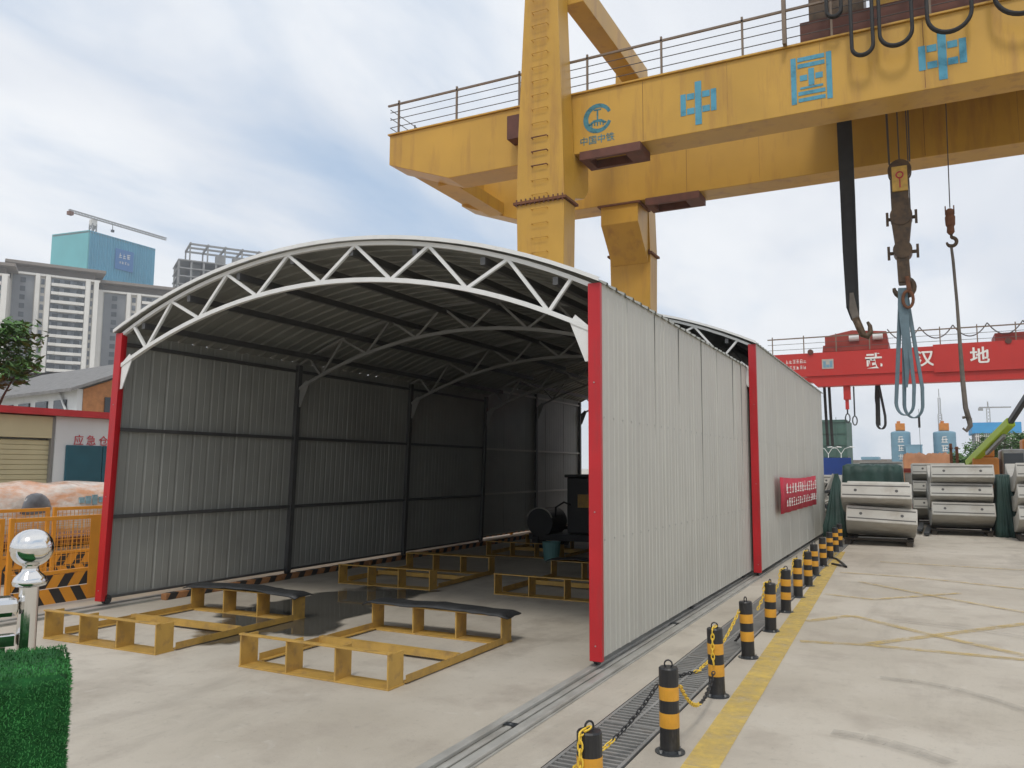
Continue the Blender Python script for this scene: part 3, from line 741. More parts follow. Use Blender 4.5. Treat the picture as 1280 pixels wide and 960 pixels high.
def ex(root, p0, p1, r, d, u, w):
    c = p0.lerp(p1, .245); b = MB(); rings = []
    for i in range(9):
        t_ = -1+i/4; rr = math.sqrt(max(0.01, 1-t_*t_)); rings.append([c+d*t_*.30+u*(r*.93)+(u*math.cos(a)*.10+w*(.16+math.sin(a)*.19))*rr for a in [2*math.pi*j/14 for j in range(14)]])
    b.loft(rings); b.build('pump_head', M['filmdark'], root, True, smooth=True)
    b = MB(); c = p0.lerp(p1, .50)
    for k in range(8): b.obox(c+d*(k*.13-.45)+u*(r*.98)+w*r*.38, d*.045, u*.02, w*(.05+.02*(k%3)))
    b.build('printed_label', M['filmblue'], root, True)
wrapped((-14.2, 7.55, .78), (-14.2, 12.6, .78), .52, 'plastic-wrapped orange machine with dark pump end and blue print behind the barriers', ex, 1)
wrapped((-13.9, 2.5, .78), (-13.9, 8.0, .78), .54, 'pinkish plastic-wrapped bundle at the left edge of the photo', None, 2)
pl = thing('pallet_stack', (-11.9, 8.4, 0), 'low pile of grey and rust flanged plates behind the wire mesh', 'plates')
for k in range(4):
    b = MB(); b.box(-12.5+.08*k, -11.5+.05*k, 6.2+.1*k, 11.0-.2*k, .02+k*.14, .13+k*.14); b.build('plate', M['rust'] if k % 2 else M['slab'], pl, True, bevel=.01)

# ------------------------------------------------------------------ turf block and stainless railing (foreground left)
vd = Vector((-math.sin(R(57)), math.cos(R(57)), 0)); vr = Vector((vd.y, -vd.x, 0))
tc_ = far(100, 815, 2.42)          # front right top corner
TZ = tc_.z-.035
tb = thing('turf_block', (tc_.x, tc_.y, 0), 'block covered in bright green artificial turf at the bottom left corner', 'turf block')
b = MB(); cc = Vector((tc_.x, tc_.y, 0))-vr*.62+vd*.21
bw, bd = .60, .19
ring = lambda z, e: [cc+vr*sx*(bw-e)+vd*sy*(bd-e)+Vector((0,0,z)) for sx, sy in ((-1,-1),(1,-1),(1,1),(-1,1))]
b.loft([ring(0,0), ring(TZ-.06,.0), ring(TZ-.035,.01), ring(TZ-.02,.03)]); b.build('core', M['turf'], tb, True, smooth=False)
b = MB(); rn = random.Random(11)
def blade(p, nrm, l):
    t1 = Vector((rn.uniform(-1,1), rn.uniform(-1,1), rn.uniform(-1,1))).normalized(); s_ = nrm.cross(t1).normalized()*.0014
    mid = p+nrm*l*.5+t1*l*.22-Vector((0,0,l*.10)); tip = p+nrm*l*.8+t1*l*.6-Vector((0,0,l*.3))
    n_ = len(b.v); b.v += [p-s_, p+s_, mid+s_*.8, mid-s_*.8, tip]; b.f += [(n_,n_+1,n_+2,n_+3),(n_+3,n_+2,n_+4)]
for k in range(42000):
    if rn.random() < .5:
        p = cc+vr*rn.uniform(-bw,bw)+vd*rn.uniform(-bd,bd)+Vector((0,0,TZ-.022)); blade(p, Vector((0,0,1)), rn.uniform(.005,.013))
    else:
        p = cc+vr*rn.uniform(-.1,bw)-vd*bd+Vector((0,0,rn.uniform(.55,TZ-.03))); blade(p, (-vd+Vector((0,0,.3))).normalized(), rn.uniform(.005,.012))
for k in range(7000):
    p = cc+vr*bw+vd*rn.uniform(-bd,bd)+Vector((0,0,rn.uniform(.55,TZ-.03))); blade(p, (vr+Vector((0,0,.3))).normalized(), rn.uniform(.005,.012))
bl = b.build('turf_pile', M['turfblade'], tb, True, fix=False); bl['kind'] = 'stuff'
rp = far(35, 760, 2.95)
rl = thing('railing', (rp.x, rp.y, 0), 'polished stainless railing end with a ball finial on its post', 'railing')
zb = far(37, 685, 2.95).z
b = MB(); b.lathe([(.0275,0),(.0275,zb-.115)], (rp.x, rp.y, 0), 20); b.build('post', M['stainless'], rl, True, smooth=False)
b = MB(); b.lathe([(.028,-.118),(.045,-.114),(.050,-.102),(.043,-.088),(.026,-.072),(.022,-.060),(.026,-.050),(.026,-.044)], (rp.x, rp.y, zb), 28); b.build('collar', M['stainless'], rl, True, smooth=True)
b = MB(); b.lathe([(.003+.058*math.sin(math.pi*i/20), -.058*math.cos(math.pi*i/20)) for i in range(21)], (rp.x, rp.y, zb), 36); b.build('ball_finial', M['stainless'], rl, True, smooth=True)
hz = far(20, 757, 2.95).z
d2 = (-vr*.985-vd*.17).normalized()
P_ = Vector((rp.x, rp.y, 0))
b = MB(); b.obox(P_+d2*.55+Vector((0,0,hz)), d2*.52, Vector((-d2.y,d2.x,0))*.045, (0,0,.030)); b.build('handrail', M['stainless'], rl, True, bevel=.018)
b = MB(); b.obox(P_+d2*.55+Vector((0,0,hz-.10)), d2*.52, Vector((-d2.y,d2.x,0))*.018, (0,0,.018)); b.build('middle_rail', M['stainless'], rl, True, bevel=.004)
for k in range(6):
    b = MB(); q = P_+d2*(.075+.17*k); b.obox((q.x, q.y, (hz-.12)/2), d2*.02, Vector((-d2.y,d2.x,0))*.008, (0,0,(hz-.12)/2)); b.build('picket', M['stainless'], rl, True)

# ------------------------------------------------------------------ emergency warehouse
wx = -16.0
wh = thing('warehouse', (wx-2, 12, 0), 'low white warehouse with red roof edge, beige shutter and teal door', 'warehouse')
b = MB(); b.box(wx-5, wx, 10.58, 24, 0, 2.62); b.box(wx-5, wx, 2.0, 5.2, 0, 2.62); b.box(wx-5, wx-.25, 5.2, 10.58, 0, 2.62); b.build('wall', M['whitewall'], wh, True)
b = MB(); b.box(wx-5.3, wx+.16, 1.6, 24.4, 2.625, 2.76); b.build('roof_edge', M['redtrim'], wh, True)
b = MB(); z = .02
while z < 2.12:
    b.box(wx-.16, wx-.10, 5.45, 10.54, z, z+.088); b.box(wx-.16, wx-.115, 5.45, 10.54, z+.088, z+.10); z += .10
b.build('shutter', M['shutter'], wh, True, bevel=.008)
b = MB(); b.box(wx-.2, wx-.02, 5.25, 10.51, 2.16, 2.60); b.build('shutter_box', M['shutter'], wh, True)
b = MB(); b.box(wx-.2, wx-.03, 10.511, 10.576, 0, 2.60); b.build('jamb', M['shutterdark'], wh, True)
for k, (a, c) in enumerate(((10.81, 11.64), (11.66, 12.50))):
    b = MB(); b.box(wx+.003, wx+.045, a, c, .02, 2.03); o = b.build('door', M['teal'], wh, True, bevel=.01)
    h_ = MB(); yy_ = c-.20 if k == 0 else a+.12; h_.box(wx+.046, wx+.075, yy_, yy_+.22, 1.02, 1.06); h_.build('handle', M['galv'], o, True)
for ch, yv in (('应',11.09),('急',11.38),('仓',11.67),('库',11.96)): text('lettering', ch, .235, M['textred'], wh, (wx+.01, yv, 2.125), (0,1,0), (0,0,1), bold=.0)

# ------------------------------------------------------------------ house and long roof behind
D = 42
def P(x, yv, d=D): return far(x, yv, d)
a0, a1 = P(28, 487), P(97, 486); gend = far(190, 480, 36)
ez = a1.z; a0.z = ez
hs = thing('house', (a1.x, a1.y, 0), 'house with grey tiled roof, white front and orange brick gable behind the warehouse', 'house')
vh = Vector((a1.x, a1.y, 0)).normalized(); gv = Matrix.Rotation(R(24), 3, 'Z') @ Vector((vh.y, -vh.x, 0)); fu = Vector((-gv.y, gv.x, 0))
if fu.dot(vh) < 0: fu = -fu
fl = 6.5
GW = 9.0; RH = 1.9
o_ = Vector((a1.x, a1.y, 0)); fu2 = fu
b = MB(); b.prism([(0,0),(fl+8,0),(fl+8,ez),(0,ez)], o_, fu2, (0,0,1), gv*.25); b.build('front_wall', M['whitewall'], hs, True)
b = MB(); b.prism([(0.26,0),(GW,0),(GW,ez),(GW/2,ez+RH-.12),(.26,ez)], o_-fu2*.03, gv, (0,0,1), fu2*.25); b.build('gable_wall', M['brick'], hs, True)
b = MB(); b.prism([(-.5,ez-.16),(GW/2,ez+RH),(GW+.5,ez-.16),(GW+.5,ez-.02),(GW/2,ez+RH+.16),(-.5,ez-.02)], o_-fu2*.5, gv, (0,0,1), fu2*(fl+9)); b.build('roof', M['tile'], hs, True)
for k in range(5):
    b = MB(); c = o_+fu2*(1.6+2.0*k)-gv*.03; b.obox((c.x, c.y, ez-1.0), fu2*.62, gv*.05, (0,0,.55)); o = b.build('window', M['glass'], hs, True)
for k in range(5):
    b = MB(); c = o_+gv*(1.6+1.35*k)-fu2*.05; b.obox((c.x, c.y, ez-.9), gv*.36, fu2*.05, (0,0,.6)); b.build('window', M['glass'], hs, True)
c = o_+fu2*.9-gv*.1
b = MB(); b.tube([(c.x+fu2.x*.7, c.y+fu2.y*.7, ez-.1), (c.x, c.y, ez-.9), (c.x, c.y, 0)], .06, 8); b.build('downpipe', M['whitewall'], hs, True)
lr = thing('long_building', (far(60, 470, 60).x, far(60, 470, 60).y, 0), 'long building with a black roof edge below the apartment towers', 'building')
q0, q1 = far(-40, 471, 62), far(230, 459, 58); dq = (q1-q0); dq.z = 0; ll = dq.length; dq.normalize(); nq = Vector((-dq.y, dq.x, 0))
b = MB(); b.prism([(0,0),(ll,0),(ll,q1.z-.8),(0,q0.z-.8)], (q0.x,q0.y,0), dq, (0,0,1), nq*9); b.build('wall', M['whitewall'], lr, True)
b = MB(); b.prism([(-.5,q0.z-.8),(ll+.5,q1.z-.8),(ll+.5,q1.z),(-.5,q0.z)], Vector((q0.x,q0.y,0))-nq*.4, dq, (0,0,1), nq*10); b.build('roof', M['darkroof'], lr, True)

# ------------------------------------------------------------------ trees
def tree(loc, h, cr_, label, seed, cat='tree', n=26, leaf=.16, name='tree', group=None, squash=.8, per=110):
    rn = random.Random(seed); root = thing(name, loc, label, cat, group); z0 = h*.45
    b = MB(); b.tube([(0,0,0),(rn.uniform(-.1,.1),rn.uniform(-.1,.1),h*.4),(0,0,h*.75)], [h*.022,h*.016,h*.006], 8)
    cl = []
    for k in range(n):
        a = rn.uniform(0, 6.28); rr = cr_*math.sqrt(rn.random())*.85; zz = h*.72+rn.uniform(-1,1)*cr_*squash*math.sqrt(max(0,1-(rr/cr_)**2))
        c = Vector((rr*math.cos(a), rr*math.sin(a), zz)); cl.append(c)
        if k % 5 == 0: b.tube([(0,0,h*.4),tuple(c*.5+Vector((0,0,h*.22))),tuple(c)], [h*.008,h*.005,h*.002], 5)
    b.build('trunk', M['bark'], root)
    b = MB()
    for c in cl:
        s_ = cr_*rn.uniform(.22,.42)
        for k in range(per):
            d = Vector((rn.gauss(0,1), rn.gauss(0,1), rn.gauss(0,.8))).normalized()*s_*rn.random()**.4
            p = c+d; ax = Vector((rn.uniform(-1,1),rn.uniform(-1,1),rn.uniform(-.6,.6))).normalized(); bx = ax.cross(Vector((rn.uniform(-1,1),rn.uniform(-1,1),1)).normalized())
            l = leaf*rn.uniform(.6,1.3); i0 = len(b.v); b.v += [p-ax*l, p+bx*l*.4, p+ax*l, p-bx*l*.4]; b.f.append((i0,i0+1,i0+2,i0+3))
    b.build('crown', M['leaf'], root, fix=False)
    return root
p = far(-12, 470, 24); tree((p.x, p.y, 0), 5.9, 1.15, 'green leafy tree at the left edge behind the warehouse roof', 3, leaf=.13)
p = far(-75, 470, 30); tree((p.x, p.y, 0), 6.6, 1.4, 'leafy tree just left of the photo edge', 4, leaf=.14)

# ------------------------------------------------------------------ distant towers
def plane(px0, px1, D_, tilt):
    """vertical facade plane through the mid direction; returns origin, unit right, inward normal and a mapper"""
    c = far((px0+px1)/2, 583, D_); c.z = 0; v = Vector((c.x, c.y, 0)).normalized()
    rt = Vector((v.y, -v.x, 0)); rt = Matrix.Rotation(tilt, 3, 'Z') @ rt; nn = Vector((-rt.y, rt.x, 0))
    def hit(x, yv):
        d = ray(x, yv); t_ = (c-CAM).dot(nn)/d.dot(nn); q = CAM+d*t_; return (q-c).dot(rt), q.z
    return c, rt, nn, hit
def abox(mb, c, rt, nn, s0, s1, d0, d1, z0, z1):
    mb.obox(c+rt*(s0+s1)/2+nn*(d0+d1)/2+Vector((0,0,(z0+z1)/2)), rt*(s1-s0)/2, nn*(d1-d0)/2, (0,0,(z1-z0)/2))
def apartment(px0, px1, ytop, D_, tilt, cols, label, roof=(1,1)):
    c, rt, nn, hit = plane(px0, px1, D_, tilt); s0, zt = hit(px0, ytop); s1, _ = hit(px1, ytop)
    root = thing('apartment_tower', c, label, 'apartment block', 'apartment towers on the left skyline')
    b = MB(); abox(b, c, rt, nn, s0, s1, 0, 18, 0, zt-3.4); b.build('wall', M['towerwall'], root, True)
    b = MB(); abox(b, c, rt, nn, s0-2*roof[0], s1+2*roof[1], -2.5, 19, zt-1.0, zt); abox(b, c, rt, nn, s0+1, s1-1, 1.5, 16, zt-3.4, zt-1.0); b.build('roof_slab', M['towerroof'], root, True)
    b = MB(); abox(b, c, rt, nn, s0-.4, s1+.4, -1.2, .0, zt-4.2, zt-3.5); b.build('parapet', M['balcony'], root, True)
    fh = 3.0; nf = int((zt-7)/fh); bays = []
    for (a, e, kind) in cols:
        u0, u1 = s0+(s1-s0)*a, s0+(s1-s0)*e
        if kind == 'grey':
            b = MB(); abox(b, c, rt, nn, u0, u1, -.25, -.01, 0, zt-4.4); o = b.build('grey_bay', M['towergrey'], root, True)
            for f_ in range(min(nf, 24)):
                w_ = MB(); z = zt-7-f_*fh; abox(w_, c, rt, nn, u0+(u1-u0)*.36, u0+(u1-u0)*.60, -.38, -.26, z, z+1.7); w_.build('window', M['glass'], o, True)
        elif kind == 'pier':
            b = MB(); abox(b, c, rt, nn, u0, u1, -1.5, -.01, 0, zt-3.6); b.build('pier', M['balcony'], root, True)
        elif kind == 'win':
            for f_ in range(min(nf, 24)):
                w_ = MB(); z = zt-7-f_*fh; abox(w_, c, rt, nn, u0+(u1-u0)*.1, u1-(u1-u0)*.1, -.12, -.01, z, z+1.9); w_.build('window', M['towerglass'], root, True)
        else: bays.append((u0, u1))
    for u0, u1 in bays:
        b = MB(); abox(b, c, rt, nn, u0, u1, -.2, -.01, 0, zt-4.4); b.build('glazing', M['towerglass'], root, True)
        for f_ in range(min(nf, 22)):
            z = zt-6.6-f_*fh
            for q in (.16, .47, .84): w_ = MB(); w0 = u0+(u1-u0)*q; abox(w_, c, rt, nn, w0-.9, w0+.9, -.4, -.21, z-.2, z+1.8); w_.build('balcony_window', M['glass'], root, True)
        for f_ in range(min(nf, 22)):
            z = zt-7.4-f_*fh; b = MB(); w = u1-u0
            abox(b, c, rt, nn, u0+w*.22, u1-w*.2, -2.4, -.42, z, z+1.0); abox(b, c, rt, nn, u0, u0+w*.22, -1.6, -.42, z+.12, z+1.12); abox(b, c, rt, nn, u1-w*.2, u1, -1.6, -.42, z+.12, z+1.12)
            b.build('balcony', M['balcony'], root, True)
    return root
apartment(15, 125, 326, 320, R(4), [(.02,.26,'grey'),(.27,.32,'pier'),(.33,.38,'win'),(.385,.44,'pier'),(.45,.84,'bal'),(.845,.90,'pier'),(.91,.94,'win'),(.945,1,'pier')], 'pale apartment tower with rows of white balconies left of the shed roof')
apartment(124, 262, 351, 332, R(6), [(.0,.04,'pier'),(.05,.24,'grey'),(.245,.28,'pier'),(.29,.33,'win'),(.335,.37,'pier'),(.38,.78,'bal'),(.79,.84,'pier'),(.85,1,'grey')], 'lower apartment tower rising directly behind the left shed roof')
apartment(-70, 12, 322, 310, R(-6), [(.0,.3,'grey'),(.31,.36,'pier'),(.4,.90,'bal'),(.91,1,'pier')], 'apartment tower cut off by the left edge of the photo', (0,1))
# teal wrapped tower
def wrapped_tower():
    c0 = far(93, 583, 430); c0.z = 0; l0 = far(46, 583, 448); r0 = far(180, 583, 452); l0.z = r0.z = 0
    zt = far(108, 287, 430).z; root = thing('wrapped_building', c0, 'tower under construction wrapped in teal and blue netting', 'building')
    far_ = l0+r0-c0
    b = MB(); b.add([l0,c0,c0+Vector((0,0,zt)),l0+Vector((0,0,zt))],[(0,1,2,3)]); k = (l0-c0).normalized(); nrm = Vector((k.y,-k.x,0))
    b = MB(); b.prism([(0,0),((l0-c0).length,0),((l0-c0).length,zt),(0,zt)], c0, k, (0,0,1), (far_-l0).normalized()*.6); b.build('left_net', M['netteal'], root, True)
    k2 = (r0-c0).normalized(); w2 = (r0-c0).length
    b = MB(); b.prism([(.7,0),(w2,0),(w2,zt),(.7,zt)], c0, k2, (0,0,1), k*.6)
    n_ = 26
    for i in range(n_): b.obox(c0+k2*(.9+(w2-1.2)*i/n_)-k*.15+Vector((0,0,zt/2)), k2*.16, k*.14, (0,0,zt/2-.4))
    b.build('right_net', M['netblue'], root, True)
    b = MB(); b.prism([(0,0),(w2,0),(w2,1),(0,1)], c0+Vector((0,0,zt-1.2)), k2, k*(l0-c0).length*.98, (0,0,.8)); b.build('deck', M['rawconcrete'], root, True)
    b = MB(); b.obox(c0+k2*w2*.52-k*.4+Vector((0,0,zt-10.5)), k2*w2*.135, k*.12, (0,0,5.2)); o = b.build('blue_panel', M['netbluedark'], root, True)
    e = MB(); rn_ = random.Random(4); glyphs(e, c0+k2*w2*.43-k*.53+Vector((0,0,zt-9.8)), k2, (0,0,1), 3, w2*.05, 2.6, w2*.012, .05, rn_); glyphs(e, c0+k2*w2*.44-k*.53+Vector((0,0,zt-12.6)), k2, (0,0,1), 4, w2*.03, 1.4, w2*.012, .05, rn_); e.build('lettering', M['balcony'], o, True)
    return c0, zt
c0, zt = wrapped_tower()
def lattice(mb, p, q, w, r, n):
    p = Vector(p); q = Vector(q); d = (q-p).normalized(); e = Vector((0,0,1)) if abs(d.z) < .9 else Vector((1,0,0))
    u = d.cross(e).normalized(); v = u.cross(d)
    cs = [u*w/2+v*w/2, -u*w/2+v*w/2, -u*w/2-v*w/2, u*w/2-v*w/2]
    for c_ in cs: mb.bar(p+c_, q+c_, r)
    for i in range(n):
        a = p.lerp(q, i/n); b_ = p.lerp(q, (i+1)/n)
        for j in range(4): mb.bar(a+cs[j], b_+cs[(j+1) % 4], r*.7)
cb = far(98, 583, 445); cb.z = 0
ct = thing('tower_crane', cb, 'luffing tower crane on top of the teal wrapped building', 'tower crane')
zc_ = far(108, 279, 445).z; b = MB(); lattice(b, cb, (cb.x, cb.y, zc_), 2.2, .5, 40); b.build('mast', M['galv'], ct, True)
j0, j1 = far(86, 263, 438), far(208, 299, 462); b = MB(); lattice(b, j0, j1, 1.1, .26, 34); b.build('jib', M['galv'], ct, True)
b = MB(); b.obox(far(88, 264, 438.5)-Vector((0,0,1)), (1.1,0,0), (0,1.1,0), (0,0,.9)); b.build('counterweight', M['rust'], ct, True)
b = MB(); b.obox((cb.x, cb.y, zc_+.6), (1.3,0,0), (0,1.3,0), (0,0,1.5)); b.build('cab', M['balcony'], ct, True)
kk = far(141, 284, 449); b = MB(); b.bar(far(141, 280, 449), kk-Vector((0,0,1.6)), .3); b.obox(kk-Vector((0,0,2)), (.6,0,0), (0,.6,0), (0,0,.6)); b.build('hook', M['darkmetal'], ct, True)
# concrete skeleton tower
cS, rtS, nnS, hitS = plane(223, 345, 380, R(10)); sa, za = hitS(223, 323); sb, _ = hitS(345, 323)
sk = thing('concrete_frame_tower', cS, 'unfinished concrete frame tower with open beams on its roof', 'building'); nf = 0
zz = za
for k in range(5):
    z = za-k*3.6; b = MB(); abox(b, cS, rtS, nnS, sa, sb, 0, 20, z-.5, z); b.build('floor_slab', M['rawconcrete'], sk, True)
    b = MB()
    for i in range(9): u = sa+(sb-sa-.8)*i/8; abox(b, cS, rtS, nnS, u, u+.8, .3, 1.1, z-3.6, z-.5); abox(b, cS, rtS, nnS, u, u+.8, 15, 16, z-3.6, z-.5)
    for i in (1, 3, 4, 6): u = sa+(sb-sa)*i/8; abox(b, cS, rtS, nnS, u+.5, u+(sb-sa)/8-.5, 5, 5.5, z-3.6, z-.5)
    b.build('column', M['rawconcrete'], sk, True)
b = MB(); abox(b, cS, rtS, nnS, sa, sb, 0, 20, 0, za-18.2); b.build('wall', M['rawconcrete'], sk, True)
b = MB(); u0, zt0 = hitS(238, 302); u1, _ = hitS(345, 302)
for d_ in (2, 9, 17): abox(b, cS, rtS, nnS, u0, u1, d_, d_+.7, zt0-.8, zt0)
for i in range(6):
    u = u0+(u1-u0)*i/5; abox(b, cS, rtS, nnS, u, u+.7, 1, 18, zt0-.79, zt0+.05)
    for d_ in (2.05, 16.9): abox(b, cS, rtS, nnS, u+.05, u+.65, d_, d_+.6, za, zt0-.8)
b.build('roof_beam', M['rawconcrete'], sk, True)
for q in (.38, .58, .8):
    b = MB(); u = u0+(u1-u0)*q; abox(b, cS, rtS, nnS, u-2, u+2, 6, 10, za, za+5.2); b.build('lift_core', M['rawconcrete'], sk, True)

# ------------------------------------------------------------------ yellow gantry crane
GX0, GX1 = -15.95, 14.5; GY1, GY2 = 21.9, 26.8; GD = 1.1; GB, GT = 11.1, 12.98
gc = thing('gantry_crane', (-9.7, 24, 0), 'big yellow gantry crane with blue characters spanning above the shed', 'gantry crane')
for yv in (GY1, GY2):
    b = MB(); b.prism([(GX0,11.95),(GX0+2.4,GB),(GX1,GB),(GX1,GT),(GX0,GT)], (0,yv,0), (1,0,0), (0,0,1), (0,GD,0)); o = b.build('girder', M['yellow'], gc, True, bevel=.015)
    b = MB(); b.box(GX0-.04, GX1+.04, yv-.07, yv+GD+.07, GT+.002, GT+.05); b.build('top_flange', M['yellow'], o, True)
    b = MB(); b.box(GX0, GX1, yv+GD/2-.06, yv+GD/2+.06, GT+.052, GT+.18); b.build('trolley_rail', M['steelbar'], o, True)
    for k in range(9):
        b = MB(); x = -6.9+k*2.45; b.box(x, x+.012, yv-.003, yv-.0005, GB+.05, GT-.03); b.build('weld_seam', M['rust' if k % 3 == 0 else 'seamyellow'], o, True)
b = MB(); b.box(GX0+.1, GX0+1.0, GY1+GD+.005, GY2-.005, 11.98, 12.9); b.build('end_beam', M['yellow'], gc, True)
b = MB(); b.box(GX0+1.3, GX0+1.9, GY1+GD+.01, GY2-.01, 11.35, 11.8); b.build('tie_beam', M['yellow'], gc, True)
b = MB(); b.box(GX1-.9, GX1-.1, GY1+GD+.005, GY2-.005, 11.98, 12.9); b.build('end_beam', M['yellow'], gc, True)
def ring4(x0, x1, y0, y1, z): return [(x0,y0,z),(x1,y0,z),(x1,y1,z),(x0,y1,z)]
def leg(xc, y0, y1, ztop, rungs=True):
    b = MB(); b.loft([ring4(xc-.62,xc+.62,y0+.05,y1,0), ring4(xc-.78,xc+.78,y0,y1,9.45)]); o = b.build('leg', M['yellow'], gc, True, bevel=.02)
    b = MB(); b.box(xc-.86, xc+.86, y0-.08, y1+.06, 9.455, 9.53); f_ = b.build('leg_flange', M['rust'], o, True)
    for k in range(11):
        b = MB(); xb_ = xc-.75+k*.15; b.tube([(xb_, y0-.055, 9.40), (xb_, y0-.055, 9.60)], .022, 6); b.build('bolt', M['brown'], f_, True)
    b = MB(); b.loft([ring4(xc-.78,xc+.78,y0,y1,9.535), ring4(xc-.74,xc+.72,y0,y1,11.6), ring4(xc-.50,xc+.50,y0+.05,y1-.02,ztop)]); b.build('upper_leg', M['yellow'], gc, True, bevel=.02)
    if rungs:
        for k in range(22):
            z = 6.6+k*.44
            if z > ztop-.3: break
            hw = .25; b = MB(); yf = y0-.005 if z < 9.4 or z > 9.6 else y0-.1
            b.tube([(xc-hw, yf+.04, z), (xc-hw, yf-.09, z), (xc+hw, yf-.09, z+.0), (xc+hw, yf+.04, z)], .013 if k not in (9,10,11) else .02, 6)
            b.build('rung', M['yellow'] if k not in (9,10,11) else M['rust'], o, True)
    b = MB(); b.box(xc-.9, xc+.9, y0-.4, y1+.4, .2, .75); b.build('bogie', M['yellow'], o, True)
    for dy in (-.1, .9):
        b = MB(); b.tube([(xc-.15, y0+dy, .22), (xc+.15, y0+dy, .22)], .22, 18); b.build('wheel', M['darkmetal'], o, True)
    return o
for xc, rg in ((-9.80, True), (12.6, False)):
    leg(xc, 21.0, 21.85, 17.2, rg); leg(xc+.43 if rg else xc, 27.98, 28.85, 17.0, False)
    # saddles under the girders
    b = MB(); b.prism([(21.86,9.7),(22.7,9.95),(23.05,10.3),(23.05,11.095),(21.86,11.095)], (xc-.62,0,0), (0,1,0), (0,0,1), (1.36,0,0)); b.build('saddle', M['yellow'], gc, True, bevel=.02)
    xo = xc+.44 if rg else xc
    b = MB(); b.prism([(26.78,10.35),(27.97,9.1),(27.97,11.09),(26.78,11.09)], (xo-.70,0,0), (0,1,0), (0,0,1), (1.40,0,0)); b.build('saddle', M['yellow'], gc, True, bevel=.02)
    b = MB(); b.box(xo-.8, xo+.8, 26.70, 28.0, 11.02, 11.085); b.build('saddle_flange', M['rust'], gc, True)
    # dark open service platforms bolted under each girder
    for yv, x0_ in ((GY1, xc+.95), (GY2, xc+1.45)):
        b = MB(); b.box(x0_, x0_+1.9, yv-.12, yv+.02, 10.84, GB-.005); b.box(x0_, x0_+1.9, yv+.72, yv+.86, 10.84, GB-.005)
        b.box(x0_, x0_+.25, yv+.025, yv+.715, 10.84, GB-.005); b.box(x0_+1.4, x0_+1.9, yv+.025, yv+.715, 10.84, GB-.005); b.build('service_hatch', M['brown'], gc, True)
    # beam joining the leg tops
    b = MB(); b.box(xc+.38 if rg else xc-.4, xc+1.06 if rg else xc+.4, 21.87, 27.96, 15.95, 16.75); b.build('top_beam', M['yellow'], gc, True, bevel=.02)
    b = MB(); b.box(xc-1.3, xc-.72, GY1-.55, GY1-.003, 11.75, 12.5); b.build('junction_box', M['brown'], gc, True)
# guard rails
for yv in (GY1+.02, GY2+GD-.05):
    b = MB()
    b.bar((GX0-.1, yv, GT+1.10), (GX1, yv, GT+1.10), .06)
    hr = b.build('guard_rail', M['steelbar'], gc, True)
    for x in [GX0+.35+2.32*k for k in range(13)]:
        b = MB(); b.box(x-.028, x+.028, yv-.03, yv+.03, GT+.052, GT+1.22); b.build('stanchion', M['steelbar'], hr, True)
    b = MB()
    for z in (.30, .58, .84): b.tube([(GX0, yv, GT+z), (GX1, yv, GT+z)], .014, 5)
    b.build('wire', M['wire'], hr, True)
b = MB()
for z in (.3, .65, .95): b.tube([(GX0+.0, GY1+.02, GT+z), (GX0, GY2+GD, GT+z)], .014, 5)
for yv in (GY1+1.5, GY1+3, GY1+4.5): b.box(GX0-.02, GX0+.02, yv, yv+.04, GT, GT+1.0)
b.build('end_rail', M['wire'], gc, True)
# lettering: stencil characters made of separate painted bars
def bars(name, rects, x0, zc, w, h, mt='blueletter'):
    b = MB()
    for (a, e, c_, d_) in rects: b.box(x0+w*a, x0+w*e, GY1-.012, GY1-.002, zc+h*(c_-.5), zc+h*(d_-.5))
    b.build(name, M[mt], gc, True)
ZHONG = [(.41,.59,0,1),(.0,.15,.26,.76),(.85,1,.26,.76),(.18,.39,.61,.75),(.61,.82,.61,.75),(.18,.39,.27,.41),(.61,.82,.27,.41)]
GUO = [(0,.13,.0,1),(.87,1,.0,1),(.17,.83,.90,.99),(.17,.83,.76,.85),(.17,.83,.17,.25),(.17,.83,.03,.11),(.22,.40,.48,.60),(.60,.78,.48,.60),(.43,.57,.36,.72),(.22,.78,.30,.345)]
bars('lettering', ZHONG, -5.77, 11.95, 1.02, 1.28); bars('lettering', GUO, -2.74, 12.0, 1.03, 1.30); bars('lettering', ZHONG, .33, 11.92, 1.06, 1.28)
# round emblem: an open ring like a C, rail section and wheel, small characters below
b = MB(); ec = Vector((-8.31, GY1-.008, 12.10)); ro, ri = .46, .33
def arc2(a0_, a1_, ro_, ri_, wv=None):
    n = 22; pts = [(ro_*math.cos(R(a0_+(a1_-a0_)*i/n)), ro_*math.sin(R(a0_+(a1_-a0_)*i/n))) for i in range(n+1)]
    pin = [(ri_*math.cos(R(a0_+(a1_-a0_)*i/n))*1.0+.03, ri_*math.sin(R(a0_+(a1_-a0_)*i/n))) for i in range(n+1)]
    for i in range(n): b.prism([pts[i], pts[i+1], pin[i+1], pin[i]], ec, (1,0,0), (0,0,1), (0,.006,0))
arc2(22, 340, ro, ri)
b.box(ec.x-.025, ec.x+.025, ec.y, ec.y+.006, ec.z-.05, ec.z+.24); b.box(ec.x-.12, ec.x+.12, ec.y, ec.y+.006, ec.z+.245, ec.z+.29)
b.prism([(-.30,-.16),(-.12,-.04),(.12,-.04),(.30,-.16),(.24,-.20),(.10,-.12),(-.10,-.12),(-.24,-.20)], ec, (1,0,0), (0,0,1), (0,.006,0))
for k in range(5): b.box(ec.x-.2+k*.09, ec.x-.16+k*.09, ec.y, ec.y+.006, ec.z-.24+.02*(k % 2), ec.z-.13)
b.build('emblem', M['blueemblem'], gc, True)
